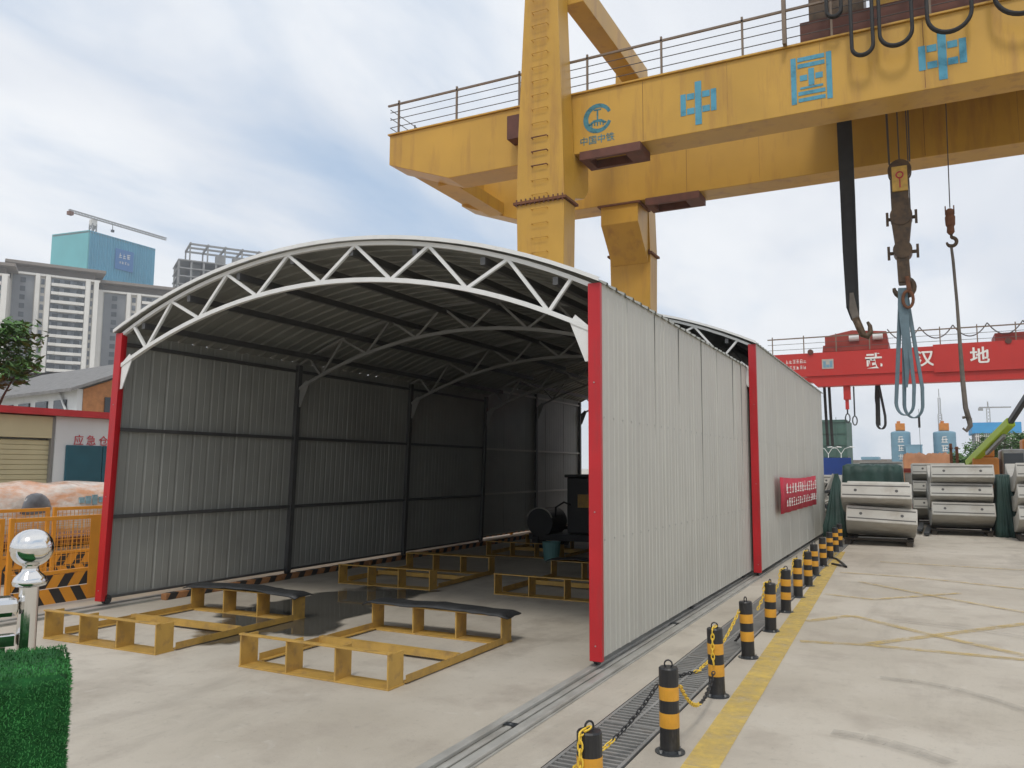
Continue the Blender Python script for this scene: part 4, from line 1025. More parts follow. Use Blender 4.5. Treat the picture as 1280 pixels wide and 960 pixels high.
text('lettering', '中国中铁', .28, M['blueemblem'], gc, (-8.33, GY1-.002, 11.43), (1,0,0), (0,0,1), bold=.002)
# festoon cables
for k, (xa, xb, zb_) in enumerate(((-1.18,-.68,12.15),(-.52,.22,12.22),(.56,1.52,12.28),(2.0,3.2,12.35),(3.6,4.8,12.4),(-1.75,-1.4,13.35))):
    for dy in (0, .07):
        b = MB(); n = 16; pts = []; cz = zb_+(xb-xa)/2*1.0; xm = (xa+xb)/2
        pts = [(xa, 21.45+dy, 15.2)]+[(xm-(xb-xa)/2*math.cos(math.pi*i/n), 21.45+dy, cz-(cz-zb_)*math.sin(math.pi*i/n)) for i in range(n+1)]+[(xb, 21.45+dy, 15.2)]
        b.tube(pts, .045, 8); b.build('festoon_cable', M['slingblack'], gc, True, smooth=True)
b = MB(); b.box(-3.0, GX1, 21.35, 21.6, 15.2, 15.4)
for x in (-2.9, 3, 9, 14): b.box(x, x+.1, 21.62, 21.8, 13.0, 15.4)
b.build('festoon_track', M['steelbar'], gc, True)
tl = thing('crane_trolley', (1.5, 25, GT), 'brown and yellow winch trolley on top of the yellow girders', 'trolley')
b = MB(); b.box(-2.5, 6, GY1+.25, GY2+GD-.2, 13.16, 13.75); b.build('trolley_frame', M['brown'], tl, True)
b = MB(); b.box(-2.3, -.9, 22.5, 24.2, 13.755, 15.4); b.build('cabinet', M['hookbrown'], tl, True, bevel=.03)
b = MB(); b.tube([(-.4, 25.2, 14.5), (3.6, 25.2, 14.5)], .65, 24); b.build('winch_drum', M['brown'], tl, True)
b = MB(); b.box(-.7, 5.6, 22.3, 22.45, 13.755, 14.9); b.build('side_panel', M['yellow'], tl, True)

# ------------------------------------------------------------------ hanging loads under the yellow crane
HY = 25.0
hb = thing('hook_block', (-.25, HY, 7.0), 'greasy main hook block with a yellow plate hanging from the yellow crane', 'hook block')
b = MB()
for x in (-.55, -.25, .05): b.tube([(x, HY, 13.1), (x*.9-.02, HY, 10.4)], .022, 6)
for x in (-.52, -.02): b.tube([(x, HY+.3, 13.1), (x*.95, HY+.25, 9.0)], .018, 6)
b.build('wire_rope', M['wire'], hb, True)
b = MB()
for yv in (HY-.16, HY+.1): b.tube([(-.25, yv, 10.15), (-.25, yv+.1, 10.15)], .31, 26)
b.build('sheave', M['hookbrown'], hb, True)
b = MB(); b.prism([(-.23,.75),(.23,.75),(.22,-.1),(.26,-.8),(.15,-1.7),(.18,-2.6),(-.15,-2.6),(-.17,-1.7),(-.26,-.8),(-.22,-.1)], (-.26, HY-.22, 9.45), (1,0,0), (0,0,1), (0,.48,0)); b.build('housing', M['hookbrown'], hb, True, bevel=.04)
b = MB(); b.obox((-.25, HY-.26, 9.85), (.20,0,0), (0,.03,0), (0,0,.36)); o = b.build('yellow_plate', M['plate'], hb, True)
b = MB(); e_ = (-.25, HY-.30, 9.95); b.tube([(e_[0]+.09*math.cos(R(a)), e_[1], e_[2]+.09*math.sin(R(a))) for a in range(0, 360, 30)], .02, 6, closed=True); b.box(-.265, -.235, HY-.31, HY-.292, 9.58, 9.88); b.build('mark', M['textred'], o, True)
for z in (8.75, 7.75):
    b = MB(); b.tube([(-.64, HY-.05, z), (.14, HY-.05, z)], .05, 10)
    for x in (-.62, .12): b.box(x-.035, x+.035, HY-.1, HY, z-.18, z+.20)
    b.build('cross_pin', M['hookbrown'], hb, True)
    b = MB(); b.tube([(-.26, HY-.26, z+.05), (-.26, HY+.3, z+.05)], .29 if z > 8 else .25, 20); b.build('sheave', M['hookbrown'], hb, True)
def hook(mb, c, r, th, up):
    """a ramshorn-free crane hook in the XZ plane below c"""
    c = Vector(c); pts = [c+Vector((0,0,up)), c+Vector((0,0,r*1.05))]; rs = [th*.7, th*.8]
    for a in range(80, -181, -20):
        pts.append(c+Vector((r*math.cos(R(a)), 0, r*math.sin(R(a))))); rs.append(th*(1.0 if a > -120 else 1-.5*(-a-120)/60))
    mb.tube(pts, rs, 10)
b = MB(); hook(b, (-.28, HY, 6.75), .25, .09, .95); b.build('hook', M['hookbrown'], hb, True, smooth=True)
# blue slings on the hook
bs = thing('lifting_sling', (-.3, HY, 6.5), 'pale blue webbing slings looped over the main hook', 'sling')
def loop(xa, xb, xt, zt_, zb_, y_):
    pts = [(xt, y_, zt_)]; n = 14; rad = (xb-xa)/2; xm = (xa+xb)/2
    pts += [(xt+(xa-xt)*t_, y_, zt_+(zb_+rad*1.6-zt_)*t_) for t_ in (.3,.6,.85)]
    pts += [(xm-rad*math.cos(math.pi*i/n), y_, zb_+rad*1.6-rad*1.6*math.sin(math.pi*i/n)) for i in range(n+1)]
    pts += [(xt+(xb-xt)*t_+.06, y_, zt_+(zb_+rad*1.6-zt_)*t_) for t_ in (.85,.6,.3,0)]
    return pts
for k, (xa, xb, y_, zb_) in enumerate(((-.60,-.16,HY-.12,3.12),(-.40,.06,HY+.05,3.05))):
    b = MB(); pts = loop(xa, xb, -.36+.08*k, 6.55, zb_, y_); nn_ = len(pts)
    b.strip(pts, [.14-.07*math.sin(math.pi*min(1, i/nn_)) for i in range(nn_)], .03, (0.75,.66,0)); b.build('webbing', M['slingblue'], bs, True)
b = MB(); b.strip([(-.30, HY-.2, 6.7), (-.32, HY-.2, 6.2), (-.28, HY-.18, 5.4), (-.27, HY-.10, 4.6), (-.32, HY-.02, 3.9)], [.24,.26,.22,.16,.06], .04); b.build('webbing', M['slingblue'], bs, True)
b = MB(); b.tube([(-.18+.13*math.cos(a), HY-.28, 6.35+.24*math.sin(a)) for a in [2*math.pi*i/16 for i in range(16)]], .042, 8, closed=True); b.tube([(-.18, HY-.26, 7.0), (-.14, HY-.28, 6.6)], .06, 8); b.build('shackle_ring', M['rust'], bs, True)
# black strap with hook
bk = thing('black_sling', (-1.65, HY, 6), 'thick black strap hanging from the yellow crane with a rusty hook at its end', 'sling')
b = MB(); b.strip([(-1.67, HY, 13.1), (-1.66, HY, 11), (-1.65, HY, 9.6), (-1.65, HY, 8.0), (-1.63, HY, 6.3), (-1.58, HY, 5.95)], [.40,.41,.40,.38,.34,.22], .16); b.strip([(-1.63, HY-.05, 9.7), (-1.66, HY-.05, 8), (-1.67, HY-.05, 6.5), (-1.57, HY-.05, 5.9)], [.2,.3,.26,.18], .12); b.build('strap', M['slingblack'], bk, True)
b = MB(); b.strip([(-1.64, HY-.08, 6.7), (-1.61, HY-.08, 6.2), (-1.50, HY-.08, 5.75)], [.10,.22,.18], .14); b.build('end_fitting', M['slinggrey'], bk, True)
b = MB(); b.tube([(-1.56,HY-.1,5.95),(-1.46,HY-.1,5.66),(-1.38,HY-.1,5.46),(-1.26,HY-.1,5.40),(-1.18,HY-.1,5.52),(-1.19,HY-.1,5.70),(-1.25,HY-.1,5.82)], [.11,.11,.10,.09,.08,.06,.04], 10); b.build('hook', M['hookbrown'], bk, True, smooth=True)
# small auxiliary hook and grey sling
ah = thing('auxiliary_hook', (.96, HY, 8.2), 'small rusty hook on a thin rope right of the main hook block', 'hook')
b = MB(); b.tube([(1.02, HY, 13.1), (.97, HY, 8.9)], .016, 6); b.build('wire_rope', M['wire'], ah, True)
b = MB(); b.lathe([(.05,.62),(.10,.58),(.10,.45),(.13,.38),(.12,.15),(.09,.1),(.10,-.05),(.05,-.12)], (.96, HY, 8.25), 14); b.box(.84, .87, HY-.03, HY+.03, 8.7, 8.95); b.box(1.05, 1.08, HY-.03, HY+.03, 8.7, 8.95); b.build('swivel', M['rust'], ah, True)
b = MB(); hook(b, (.97, HY, 7.92), .12, .05, .26); b.build('hook', M['hookbrown'], ah, True, smooth=True)
gs = thing('rope_sling', (.98, HY, 5), 'long grey sling hanging straight down from the small hook', 'sling')
b = MB(); b.tube([(.95,HY,7.85),(.98,HY,7.4),(1.02,HY,6.2),(1.04,HY,5),(1.06,HY,4),(1.09,HY,3.3),(1.16,HY,2.95)], [.035,.04,.04,.05,.062,.065,.07], 9); b.build('rope', M['slinggrey'], gs, True, smooth=True)
b = MB(); b.tube([(1.16,HY,3.0),(1.18,HY,2.8),(1.08,HY,2.66),(1.00,HY,2.74)], [.07,.065,.05,.03], 8); b.tube([(1.0,HY,3.02),(1.2,HY,3.06)], .04, 6); b.build('end_hook', M['slinggrey'], gs, True)

# ------------------------------------------------------------------ red gantry crane
RY = 53.0; RB, RT = 7.40, 8.86; RX0, RX1 = -8.6, 26
rg_ = thing('red_gantry_crane', (0, RY, 0), 'red gantry crane with white characters in the background', 'gantry crane')
b = MB(); b.box(RX0, RX1, RY, RY+1.0, RB, RT); b.build('girder', M['gantryred'], rg_, True)
b = MB(); b.box(RX0, RX1, RY+3.6, RY+4.6, RB, RT); b.build('girder', M['gantryred'], rg_, True)
b = MB(); b.prism([(-6.3,RB-.005),(-5.7,6.75),(26,6.75),(26,RB-.005)], (0,RY+.1,0), (1,0,0), (0,0,1), (0,.8,0)); b.build('lower_chord', M['gantryred'], rg_, True)
b = MB(); b.box(.8, RX1, RY-.06, RY-.003, RB-.1, RT+.08); b.build('splice_plate', M['gantryred'], rg_, True)
for x in (-6.2, 22):
    for yv in (RY-.3, RY+4.6):
        b = MB(); b.bar((x, yv, 0), (x, yv*.3+(RY+1.7)*.7, 6.9), .35, .45); b.build('leg', M['gantryred'], rg_, True)
b = MB(); b.bar((RX0, RY+.1, RT+1.0), (RX1, RY+.1, RT+1.0), .07); hr = b.build('guard_rail', M['steelbar'], rg_, True)
for k in range(18): b = MB(); x = RX0+.3+1.9*k; b.box(x-.03, x+.03, RY+.07, RY+.13, RT, RT+1.15); b.build('stanchion', M['steelbar'], hr, True)
b = MB()
for z in (.3, .65): b.tube([(RX0, RY+.1, RT+z), (RX1, RY+.1, RT+z)], .015, 5)
b.build('wire', M['wire'], hr, True)
for k in range(8):
    xa = -1.6+1.75*k; b = MB(); b.tube(sag((xa, RY+.4, RT+1.25), (xa+1.75, RY+.4, RT+1.25), .72, 14), .035, 6); b.build('festoon_cable', M['wire'], rg_, True)
for ch, px_ in (('武',1092),('汉',1156),('地',1225),('铁',1294)):
    q = atY(px_, 452, RY); text('lettering', ch, 1.0, M['textwhite'], rg_, (q.x, RY-.08 if px_ > 1180 else RY-.02, 8.10), (1,0,0), (0,0,1), bold=.02)
b = MB(); rn = random.Random(8); glyphs(b, (-7.5, RY-.003, 8.24), (1,0,0), (0,0,1), 6, .18, .26, .03, .006, rn); glyphs(b, (-7.3, RY-.003, 7.86), (1,0,0), (0,0,1), 5, .18, .24, .03, .006, rn); b.build('small_lettering', M['textwhite'], rg_, True)
b = MB(); b.box(-5.35, -4.68, RY-.03, RY-.003, 7.82, 8.42); o = b.build('emblem_panel', M['slab'], rg_, True)
b = MB(); b.box(-5.28, -5.12, RY-.04, RY-.031, 7.9, 8.3); b.box(-4.9, -4.74, RY-.04, RY-.031, 7.9, 8.3); b.box(-5.1, -4.92, RY-.04, RY-.031, 7.9, 8.08); b.build('emblem', M['silo'], o, True)
for x in (-6.0, 4.6):
    b = MB(); b.tube([(x, RY-.12, 8.92), (x, RY+.05, 8.92)], .17, 14); b.build('floodlight', M['brown'], rg_, True)
rt_ = thing('red_trolley', (-3.5, RY+1, RT), 'dark red winch trolley on top of the red gantry crane', 'trolley')
b = MB(); b.prism([(-5.35,8.95),(-1.6,8.95),(-1.55,9.35),(-5.3,9.35)], (0,RY+.5,0), (1,0,0), (0,0,1), (0,3.5,0)); b.build('chassis', M['trolleyred'], rt_, True)
b = MB(); b.prism([(-5.2,9.355),(-1.62,9.355),(-1.66,10.05),(-3.6,10.25),(-5.2,9.95)], (0,RY+.7,0), (1,0,0), (0,0,1), (0,3,0)); b.build('housing', M['trolleyred'], rt_, True)
for x in (-3.5, -2.15):
    b = MB(); b.tube([(x-.28, RY+.62, 9.75), (x+.28, RY+.62, 9.75)], .21, 14); b.build('lamp', M['lamp'], rt_, True)
b = MB(); b.box(4.0, 6.5, RY+.5, RY+3, RT+.05, RT+.62)
tag(b.build('cable_box', M['trolleyred']), 'rust-red box on the red girder at the right edge of the photo', 'box')
# hanging gear of the red crane
for x, lb in ((-5.42, 'left of the pair of black straps hanging from the red crane by the shed end'), (-5.14, 'right of the pair of black straps hanging from the red crane by the shed end')):
    b = MB(); b.strip([(x, RY+1.5, 7.4), (x+.05, RY+1.5, 5), (x+.10, RY+1.5, 3.1)], .17, .06); tag(b.build('black_strap', M['slingblack']), lb, 'strap')
b = MB(); b.box(-4.2, -3.8, RY+.3, RY+.7, 5.9, 6.74); b.box(-4.12, -3.92, RY+.4, RY+.6, 5.3, 5.9); rh = b.build('red_hook_frame', M['gantryred'])
tag(rh, 'red bracket with two hanging chain rings below the red girder', 'hook')
for x, z in ((-4.02, 4.75), (-3.62, 4.6)):
    b = MB(); b.tube([(x+.13*math.cos(a), RY+.5, z+.28*math.sin(a)) for a in [2*math.pi*i/14 for i in range(14)]], .04, 6, closed=True); b.tube([(x, RY+.5, z+.3), (x, RY+.5, 6.0 if x < -3.8 else 6.7)], .05, 6); b.build('chain_ring', M['darkmetal'], rh, True)
b = MB(); b.strip(loop(-2.42, -1.95, -2.35, 7.2, 4.1, RY+1.2), .16, .05, (.7,.7,0)); b.strip([(-2.3, RY+1.25, 7.5), (-2.35, RY+1.25, 6), (-2.3, RY+1.25, 4.3)], [.2,.3,.15], .05)
tag(b.build('dark_sling', M['tarpblue' if False else 'slingblack']), 'dark looped sling hanging from the middle of the red crane', 'sling')
q0 = atY(1149, 528, 60); b = MB(); b.tube([(q0.x, 60, q0.z+.9), (q0.x, 60, .5)], .012, 5); b.box(q0.x-.07, q0.x+.07, 59.95, 60.05, q0.z-.35, q0.z+.4)
tag(b.build('small_hoist', M['darkmetal']), 'small dark hoist on a thin line below the blue slings', 'hoist')

# ------------------------------------------------------------------ tunnel lining segments
def make_segment(half=28, Ro=3.15, th=.36, w=1.36):
    n = 14; root = thing('tunnel_segment', (0,0,0), '', 'concrete segment', 'stacked concrete tunnel segments')
    def pt(a, r_): return (r_*math.sin(a), Ro-r_*math.cos(a))
    b = MB(); prof = []
    A = [R(-half+2*half*i/n) for i in range(n+1)]
    outer = [pt(a, Ro) for a in A]; inner = [pt(a, Ro-th) for a in reversed(A)]
    for x0_, x1_ in ((-w/2, w/2),): b.prism(outer+inner, (x0_,0,0), (0,1,0), (0,0,1), (x1_-x0_,0,0))
    b.v = b.v; body = b.build('body', M['slab'], root, bevel=.02)
    a = R(-half); nrm = Vector((0,-math.cos(a),math.sin(a)))  # tangent pointing out of the front joint face
    tdir = Vector((0, -math.cos(a), -math.sin(a)))
    rad = Vector((0, math.sin(a), -math.cos(a)))             # outward radial
    c0_ = Vector((0, (Ro-th/2)*math.sin(a), Ro-(Ro-th/2)*math.cos(a)))
    out = Vector((0, -math.cos(a), -math.sin(-a)*1.0))
    out = rad.cross(Vector((1,0,0))); out = out if out.y < 0 else -out
    gm = MB()
    for f_ in (-.30, .30): gm.obox(c0_+rad*th*f_+out*.002, (w/2-.03,0,0), rad*.012, out*.003)
    gm.build('gasket_groove', M['groove'], root)
    for x in (-w*.29, w*.29):
        h_ = MB(); h_.tube([c0_+Vector((x,0,0))+out*.004, c0_+Vector((x,0,0))-out*.03], .032, 12); h_.build('bolt_hole', M['stripeblack'], root)
    return root
sg0 = make_segment()
segs = []
for i, (x, yv, z, rz, tx, lb) in enumerate((
    (-.92, 20.05, .14, .05, .0, 'lower of the two skewed concrete segments behind the last bollards'),
    (-.96, 20.02, .64, .03, .0, 'upper of the two skewed concrete segments behind the last bollards'),
    (.78, 24.0, .14, .03, .0, 'bottom concrete segment of the neat stack of three'),
    (.76, 24.05, .60, .028, .0, 'middle concrete segment of the neat stack of three'),
    (.80, 24.0, 1.06, .03, .0, 'top concrete segment of the neat stack of three'),
    (2.55, 22.9, .14, .0, 0, 'bottom concrete segment of the stack cut by the right photo edge'),
    (2.55, 22.9, .62, .0, 0, 'middle concrete segment of the stack cut by the right photo edge'),
    (2.55, 22.9, 1.10, .0, 0, 'top concrete segment of the stack cut by the right photo edge'),
    (-1.3, 31.5, .14, .02, 0, 'lowest segment of the pale stack behind the green tarpaulin'),
    (-1.3, 31.5, .66, .02, 0, 'middle segment of the pale stack behind the green tarpaulin'),
    (-1.3, 31.5, 1.20, .02, 0, 'pale top segment showing above the green tarpaulin'),
    (.35, 27.6, .14, .02, 0, 'lower segment half hidden behind the neat stack of three'),
    (.35, 27.6, .62, .02, 0, 'middle segment half hidden behind the neat stack of three'),
    (.35, 27.6, 1.12, .02, 0, 'top edge of the segment showing above the neat stack of three'),
    (-3.0, 27.0, .14, .02, 0, 'lower pale segment beside the end of the shed'),
    (-3.0, 27.0, .75, .02, 0, 'upper pale segment beside the end of the shed'))):
    o = sg0 if i == 0 else copy_tree(sg0)
    o.location = (x, yv, z); o.rotation_euler = (0, .045 if i == 0 else (.012 if i == 1 else random.uniform(-.008,.008)), rz); o['label'] = lb
def skid(x, yv, lb):
    b = MB()
    for dx in (-.6, .6): b.box(x+dx-.06, x+dx+.06, yv-1.15, yv+1.2, .0, .10)
    for dy in (-1.0, 0, 1.0): b.box(x-.68, x+.68, yv+dy-.06, yv+dy+.06, .102, .138)
    tag(b.build('timber_skid', M['timber']), lb, 'skid', 'timber skids under the segments')
skid(-.92, 20.05, 'dark timber skid under the two skewed segments'); skid(.78, 24.0, 'dark timber skid under the neat stack of three segments')
skid(2.55, 22.9, 'dark timber skid under the stack at the right photo edge'); skid(-1.3, 31.5, 'timber skid under the pale stack behind the green tarpaulin')
skid(.35, 27.6, 'timber skid behind the neat stack of three segments'); skid(-3.0, 27.0, 'timber skid under the pale segments by the shed end')
def spacer(x, yv, z, lb):
    b = MB()
    for dy in (-.7, .7): b.box(x-.64, x+.64, yv+dy-.05, yv+dy+.05, z+.08, z+.18)
    tag(b.build('timber_spacer', M['timber']), lb, 'spacer', 'timber spacers between segments')
for x, yv, zs in ((-.92,20.05,(.44,)),(.78,24.0,(.40,.86)),(2.55,22.9,(.42,.90))):
    for k, z in enumerate(zs): spacer(x, yv, z, 'dark timber spacers wedged between two segments of one stack')
def tarp(name, poly_rings, label):
    b = MB(); b.loft(poly_rings); o = b.build(name, M['tarp'], smooth=True); return tag(o, label, 'tarpaulin')
def drape(cx, cy, w, d, h, seed, top=.8, n=72):
    rings_ = []; rn = random.Random(seed)
    for z, s_ in ((0,1),(h*.15,.98),(h*.3,1-(1-top)*.25),(h*.5,1-(1-top)*.45),(h*.7,1-(1-top)*.65),(h*.88,1-(1-top)*.85),(h*.98,top),(h+.02,top*.85),(h+.03,top*.4)):
        rg_2 = []
        for i in range(n):
            a = 2*math.pi*i/n; sx = max(-1, min(1, 1.35*math.cos(a))); sy = max(-1, min(1, 1.35*math.sin(a)))
            f_ = 1+(.05*math.sin(i*1.3+seed+z)+.10*mnoise.noise(Vector((i*.35, z*.9, seed))))*(1-z/h*.5)
            rg_2.append((cx+w/2*sx*s_*f_, cy+d/2*sy*s_*f_, z+(.03*math.sin(i*1.7) if z > 0 else 0)))
        rings_.append(rg_2)
    return rings_
tarp('tarpaulin', drape(-1.30, 25.6, 1.55, 2.4, 1.72, 4, .95), 'dark green tarpaulin over a stack behind the two skewed segments')
tarp('tarpaulin', drape(-1.90, 21.2, .62, 1.0, 1.45, 6, .16), 'dark green tarpaulin cone leaning beside the shed end')
tarp('tarpaulin', drape(1.75, 23.6, .5, 1.6, 1.45, 8, .6), 'dark green tarpaulin between the stack of three and the right edge')
sc_ = thing('scrap_pile', (-3.0, 24.5, 0), 'tangle of pale cut steel plates and brackets by the shed end', 'scrap'); rn = random.Random(21)
for k in range(26):
    b = MB(); c = Vector((-2.38+rn.uniform(-.36,.36), 24.2+rn.uniform(-.6,.6), .12+rn.random()*1.1*(1-.3*rn.random())))
    ax = Vector((rn.uniform(-1,1),rn.uniform(-1,1),rn.uniform(-1,1))).normalized(); bx = ax.cross(Vector((0,.3,1))).normalized()
    b.obox(c, ax*rn.uniform(.12,.38), bx*rn.uniform(.04,.12), ax.cross(bx)*.02); b.build('plate', M['slab'] if k % 3 else M['darkmetal'], sc_, True)
b = MB(); b.box(-2.8, -2.0, 23.7, 24.8, 0, .14); b.build('base', M['slab'], sc_, True)
b = MB()
for k in range(5): b.bar((.0-.15*k, 22.2+.5*k, .06+.05*k), (.0-.2*k+.1, 25.5, .07+.05*k), .12, .05)
tag(b.build('planks', M['darkmetal']), 'dark pile of bars on the ground between the two segment stacks', 'bars')

# ------------------------------------------------------------------ background right
hd = thing('blue_hoarding', (-7.5, 60, 0), 'bright blue site hoarding beyond the shed end', 'hoarding')
b = MB(); b.box(-12, -4.4, 60, 60.1, 1.0, 2.42); b.build('panel', M['tarpblue'], hd, True)
b = MB(); b.box(-12, -4.4, 60.02, 60.12, 0, .99); b.build('base_panel', M['whitewall'], hd, True)
for k in range(5): b = MB(); x = -12+k*1.85; b.box(x, x+.1, 60.12, 60.25, 0, 2.5); b.build('post', M['galv'], hd, True)
hd2 = thing('blue_hoarding', (8, 62, 0), 'bright blue site hoarding at the right photo edge behind the excavator', 'hoarding')
b = MB(); b.box(4.3, 20, 62, 62.1, .3, 2.2); b.build('panel', M['tarpblue'], hd2, True)
for k in range(6): b = MB(); x = 4.4+k*3; b.box(x, x+.1, 62.12, 62.25, 0, 2.3); b.build('post', M['galv'], hd2, True)
# earth heap
hp = MB(); n = 44; m_ = 24
for i in range(n+1):
    for j in range(m_+1):
        u, v = i/n, j/m_; h_ = 2.28*(min(1, 9*u, 9*(1-u))**.5)*(min(1, 4*v, 4*(1-v))**.6); x = -1.0+u*2.3; yv = 38+v*5
        hp.v.append(Vector((x+.1*mnoise.noise(Vector((x*2,yv,h_))), yv, h_*(1+.05*mnoise.noise(Vector((x*4,yv*3,0)))+.04*mnoise.noise(Vector((x*11,yv*9,2)))))))
for i in range(n):
    for j in range(m_): q = i*(m_+1)+j; hp.f.append((q,q+m_+1,q+m_+2,q+1))
o = hp.build('earth_heap', M['earth'], smooth=True, fix=False); tag(o, 'heap of orange-brown earth beyond the segment stacks', 'earth heap')
cbn = thing('site_cabin', (-.2, 33, 0), 'low pale concrete block with a rust-red band between the segment stacks', 'block')
b = MB(); b.box(-.62, .22, 32.6, 34.2, .42, 1.5); b.build('body', M['slab'], cbn, True, bevel=.03)
b = MB(); b.box(-.66, .26, 32.55, 34.25, 1.51, 1.66); b.build('red_band', M['trolleyred'], cbn, True); b = MB(); b.box(-.60, .20, 32.65, 34.1, .05, .41); b.build('red_band', M['trolleyred'], cbn, True)
for x in (.92, 1.12):
    b = MB(); b.box(x, x+.10, 35.2, 35.3, 0, 2.62 if x < 1 else 2.5)
    b.box(x-.03, x+.13, 35.15, 35.35, 2.42, 2.46)
    tag(b.build('steel_post', M['rust']), 'rusty steel post %s of the pair beside the earth heap' % ('on the left' if x < 1 else 'on the right'), 'post', 'rusty posts by the earth heap')
# mobile crane
mcn = thing('mobile_crane', (2.0, 33, 0), 'orange mobile crane with a lime green telescopic boom', 'mobile crane')
p0, p1, p2 = far(1211, 580, 33.5), far(1264, 527, 30), far(1284, 496, 28.6)
b = MB(); b.bar(p0, p1, .24, .28); b.build('boom_base', M['lime'], mcn, True, bevel=.04)
b = MB(); b.bar(p0.lerp(p1, .95), p2+(p2-p1)*2, .15, .18); b.build('boom_tip', M['darkmetal'], mcn, True, bevel=.03)
b = MB(); b.bar(p0.lerp(p1,.45)-Vector((0,0,.25)), p0.lerp(p1,.85)-Vector((0,0,.22)), .10, .10); b.build('lift_ram', M['galv'], mcn, True)
b = MB(); b.box(1.55, 2.35, 32.6, 35.2, .75, 2.05); b.box(1.75, 2.25, 32.9, 34, 2.055, 2.4); b.build('engine_body', M['orangebox'], mcn, True, bevel=.06)
b = MB(); b.box(2.45, 3.2, 33.0, 34.4, .9, 2.35); o = b.build('cab', M['galv'], mcn, True, bevel=.08)
b = MB(); b.box(2.52, 3.12, 32.985, 32.995, 1.5, 2.2); b.build('window', M['glass'], o, True)
b = MB(); b.box(1.3, 3.6, 32.7, 36, .45, .74); b.build('chassis', M['darkmetal'], mcn, True)
for x in (1.5, 3.3):
    for yv in (33.1, 35.4): b = MB(); b.tube([(x-.15,yv,.42),(x+.15,yv,.42)], .42, 18); b.build('wheel', M['rubber'], mcn, True)
b = MB(); b.box(3.2, 5.2, 34.6, 36.6, .6, 2.0); b.box(3.25, 4.0, 34.55, 35.6, 2.0, 2.75); ox = b.build('body', M['orangebox'], None, bevel=.08); ox.name = 'excavator'
tag(ox, 'orange excavator body at the right photo edge', 'excavator')
b = MB(); b.box(3.32, 3.95, 34.52, 34.54, 2.1, 2.65); b.build('window', M['glass'], ox)
b = MB(); b.box(3.1, 5.3, 34.3, 34.55, .05, .58); b.box(3.1, 5.3, 36.0, 36.7, .05, .58); b.build('track', M['darkmetal'], ox, bevel=.1)
# green netted building
gN = far(1040, 583, 150); gN.z = 0
nb_ = thing('netted_building', gN, 'building wrapped in dark green scaffold netting right of the shed end', 'building')
b = MB(); b.box(gN.x-8, gN.x+2.55, gN.y, gN.y+12, 0, 10.2); b.build('netting', M['netgreen'], nb_, True)
b = MB()
for k in range(5): b.box(gN.x-8.1, gN.x+2.6, gN.y-.25, gN.y-.02, 1.8+k*2, 1.9+k*2)
for k in range(8): b.box(gN.x-8+k*1.48, gN.x-7.92+k*1.48, gN.y-.3, gN.y-.05, 0, 10.6)
b.build('scaffold', M['netgreen'], nb_, True)
for px_ in (1036, 1052):
    q = far(px_, 583, 90); lp = thing('street_lamp', (q.x, q.y, 0), 'white double-arm street lamp, %s of two before the green netted building' % ('left' if px_ < 1040 else 'right'), 'street lamp')
    b = MB(); b.tube([(0,0,0),(0,0,3.3)], [.05,.035], 8); b.build('pole', M['lamp'], lp)
    for s_ in (-1, 1):
        b = MB(); b.tube([(0,0,3.2),(s_*.35,0,3.75),(s_*.9,0,3.95)], .028, 6); b.tube([(s_*.85,0,3.95),(s_*1.3,0,3.9)], [.06,.04], 8); b.build('lamp_arm', M['lamp'], lp)
# silos
for px0, px1, ltr, side in ((1115,1140,1128,'left'),(1168,1197,1184,'right')):
    a, c = far(px0, 583, 130), far(px1, 583, 130); ce = (a+c)/2; r_ = (c-a).length/2; zt_ = far((px0+px1)/2, 541, 130).z
    sl_ = thing('silo', (ce.x, ce.y, 0), 'blue cement silo with an orange cap, %s one of the pair' % side, 'silo', 'blue silos on the right')
    b = MB(); b.lathe([(r_,1.5),(r_,zt_),(r_*.9,zt_+.15),(r_*.3,zt_+.3)], (0,0,0), 26)
    b.build('shell', M['silo'], sl_, smooth=False)
    b = MB()
    for z in (2.5, 3.8, 5.1, 6.2): b.lathe([(r_+.03,z),(r_+.03,z+.08)], (0,0,0), 26)
    b.build('hoop', M['silo'], sl_)
    b = MB(); b.box(-.62, .62, -.6, .6, zt_+.31, zt_+1.35); b.lathe([(.25,zt_+1.35),(.25,zt_+1.7)], (-.2,0,0), 8); b.build('filter_cap', M['orangebox'], sl_, bevel=.05)
    for k in range(4):
        b = MB(); an = k*math.pi/2+.4; b.box(r_*.8*math.cos(an)-.1, r_*.8*math.cos(an)+.1, r_*.8*math.sin(an)-.1, r_*.8*math.sin(an)+.1, 0, 1.5); b.build('leg', M['silo'], sl_)
    v = Vector((-ce.x, -ce.y, 0)).normalized(); rt2 = Vector((-v.y, v.x, 0)); rn = random.Random(5); gl = MB()
    for k in range(3): glyphs(gl, Vector((0,0,zt_-1.5-k*1.2))+v*(r_+.05)-rt2*.42+rt2*.0, rt2, (0,0,1), 1, .85, .95, 0, .02, rn)
    gl.build('lettering', M['textwhite'], sl_)
b = MB(); q = far(1144, 583, 126); b.box(q.x-1.1, q.x+1.0, q.y, q.y+2.5, 0, far(1144, 557, 126).z); b.box(q.x-1.15, q.x+1.05, q.y-.05, q.y+2.55, far(1144, 557, 126).z+.002, far(1144, 557, 126).z+.15)
tag(b.build('control_house', M['silo']), 'low blue-grey house at the foot of the left silo', 'building')
q = far(1178, 583, 150); ms = thing('lattice_mast', (q.x, q.y, 0), 'thin grey lattice mast rising behind the right silo', 'mast')
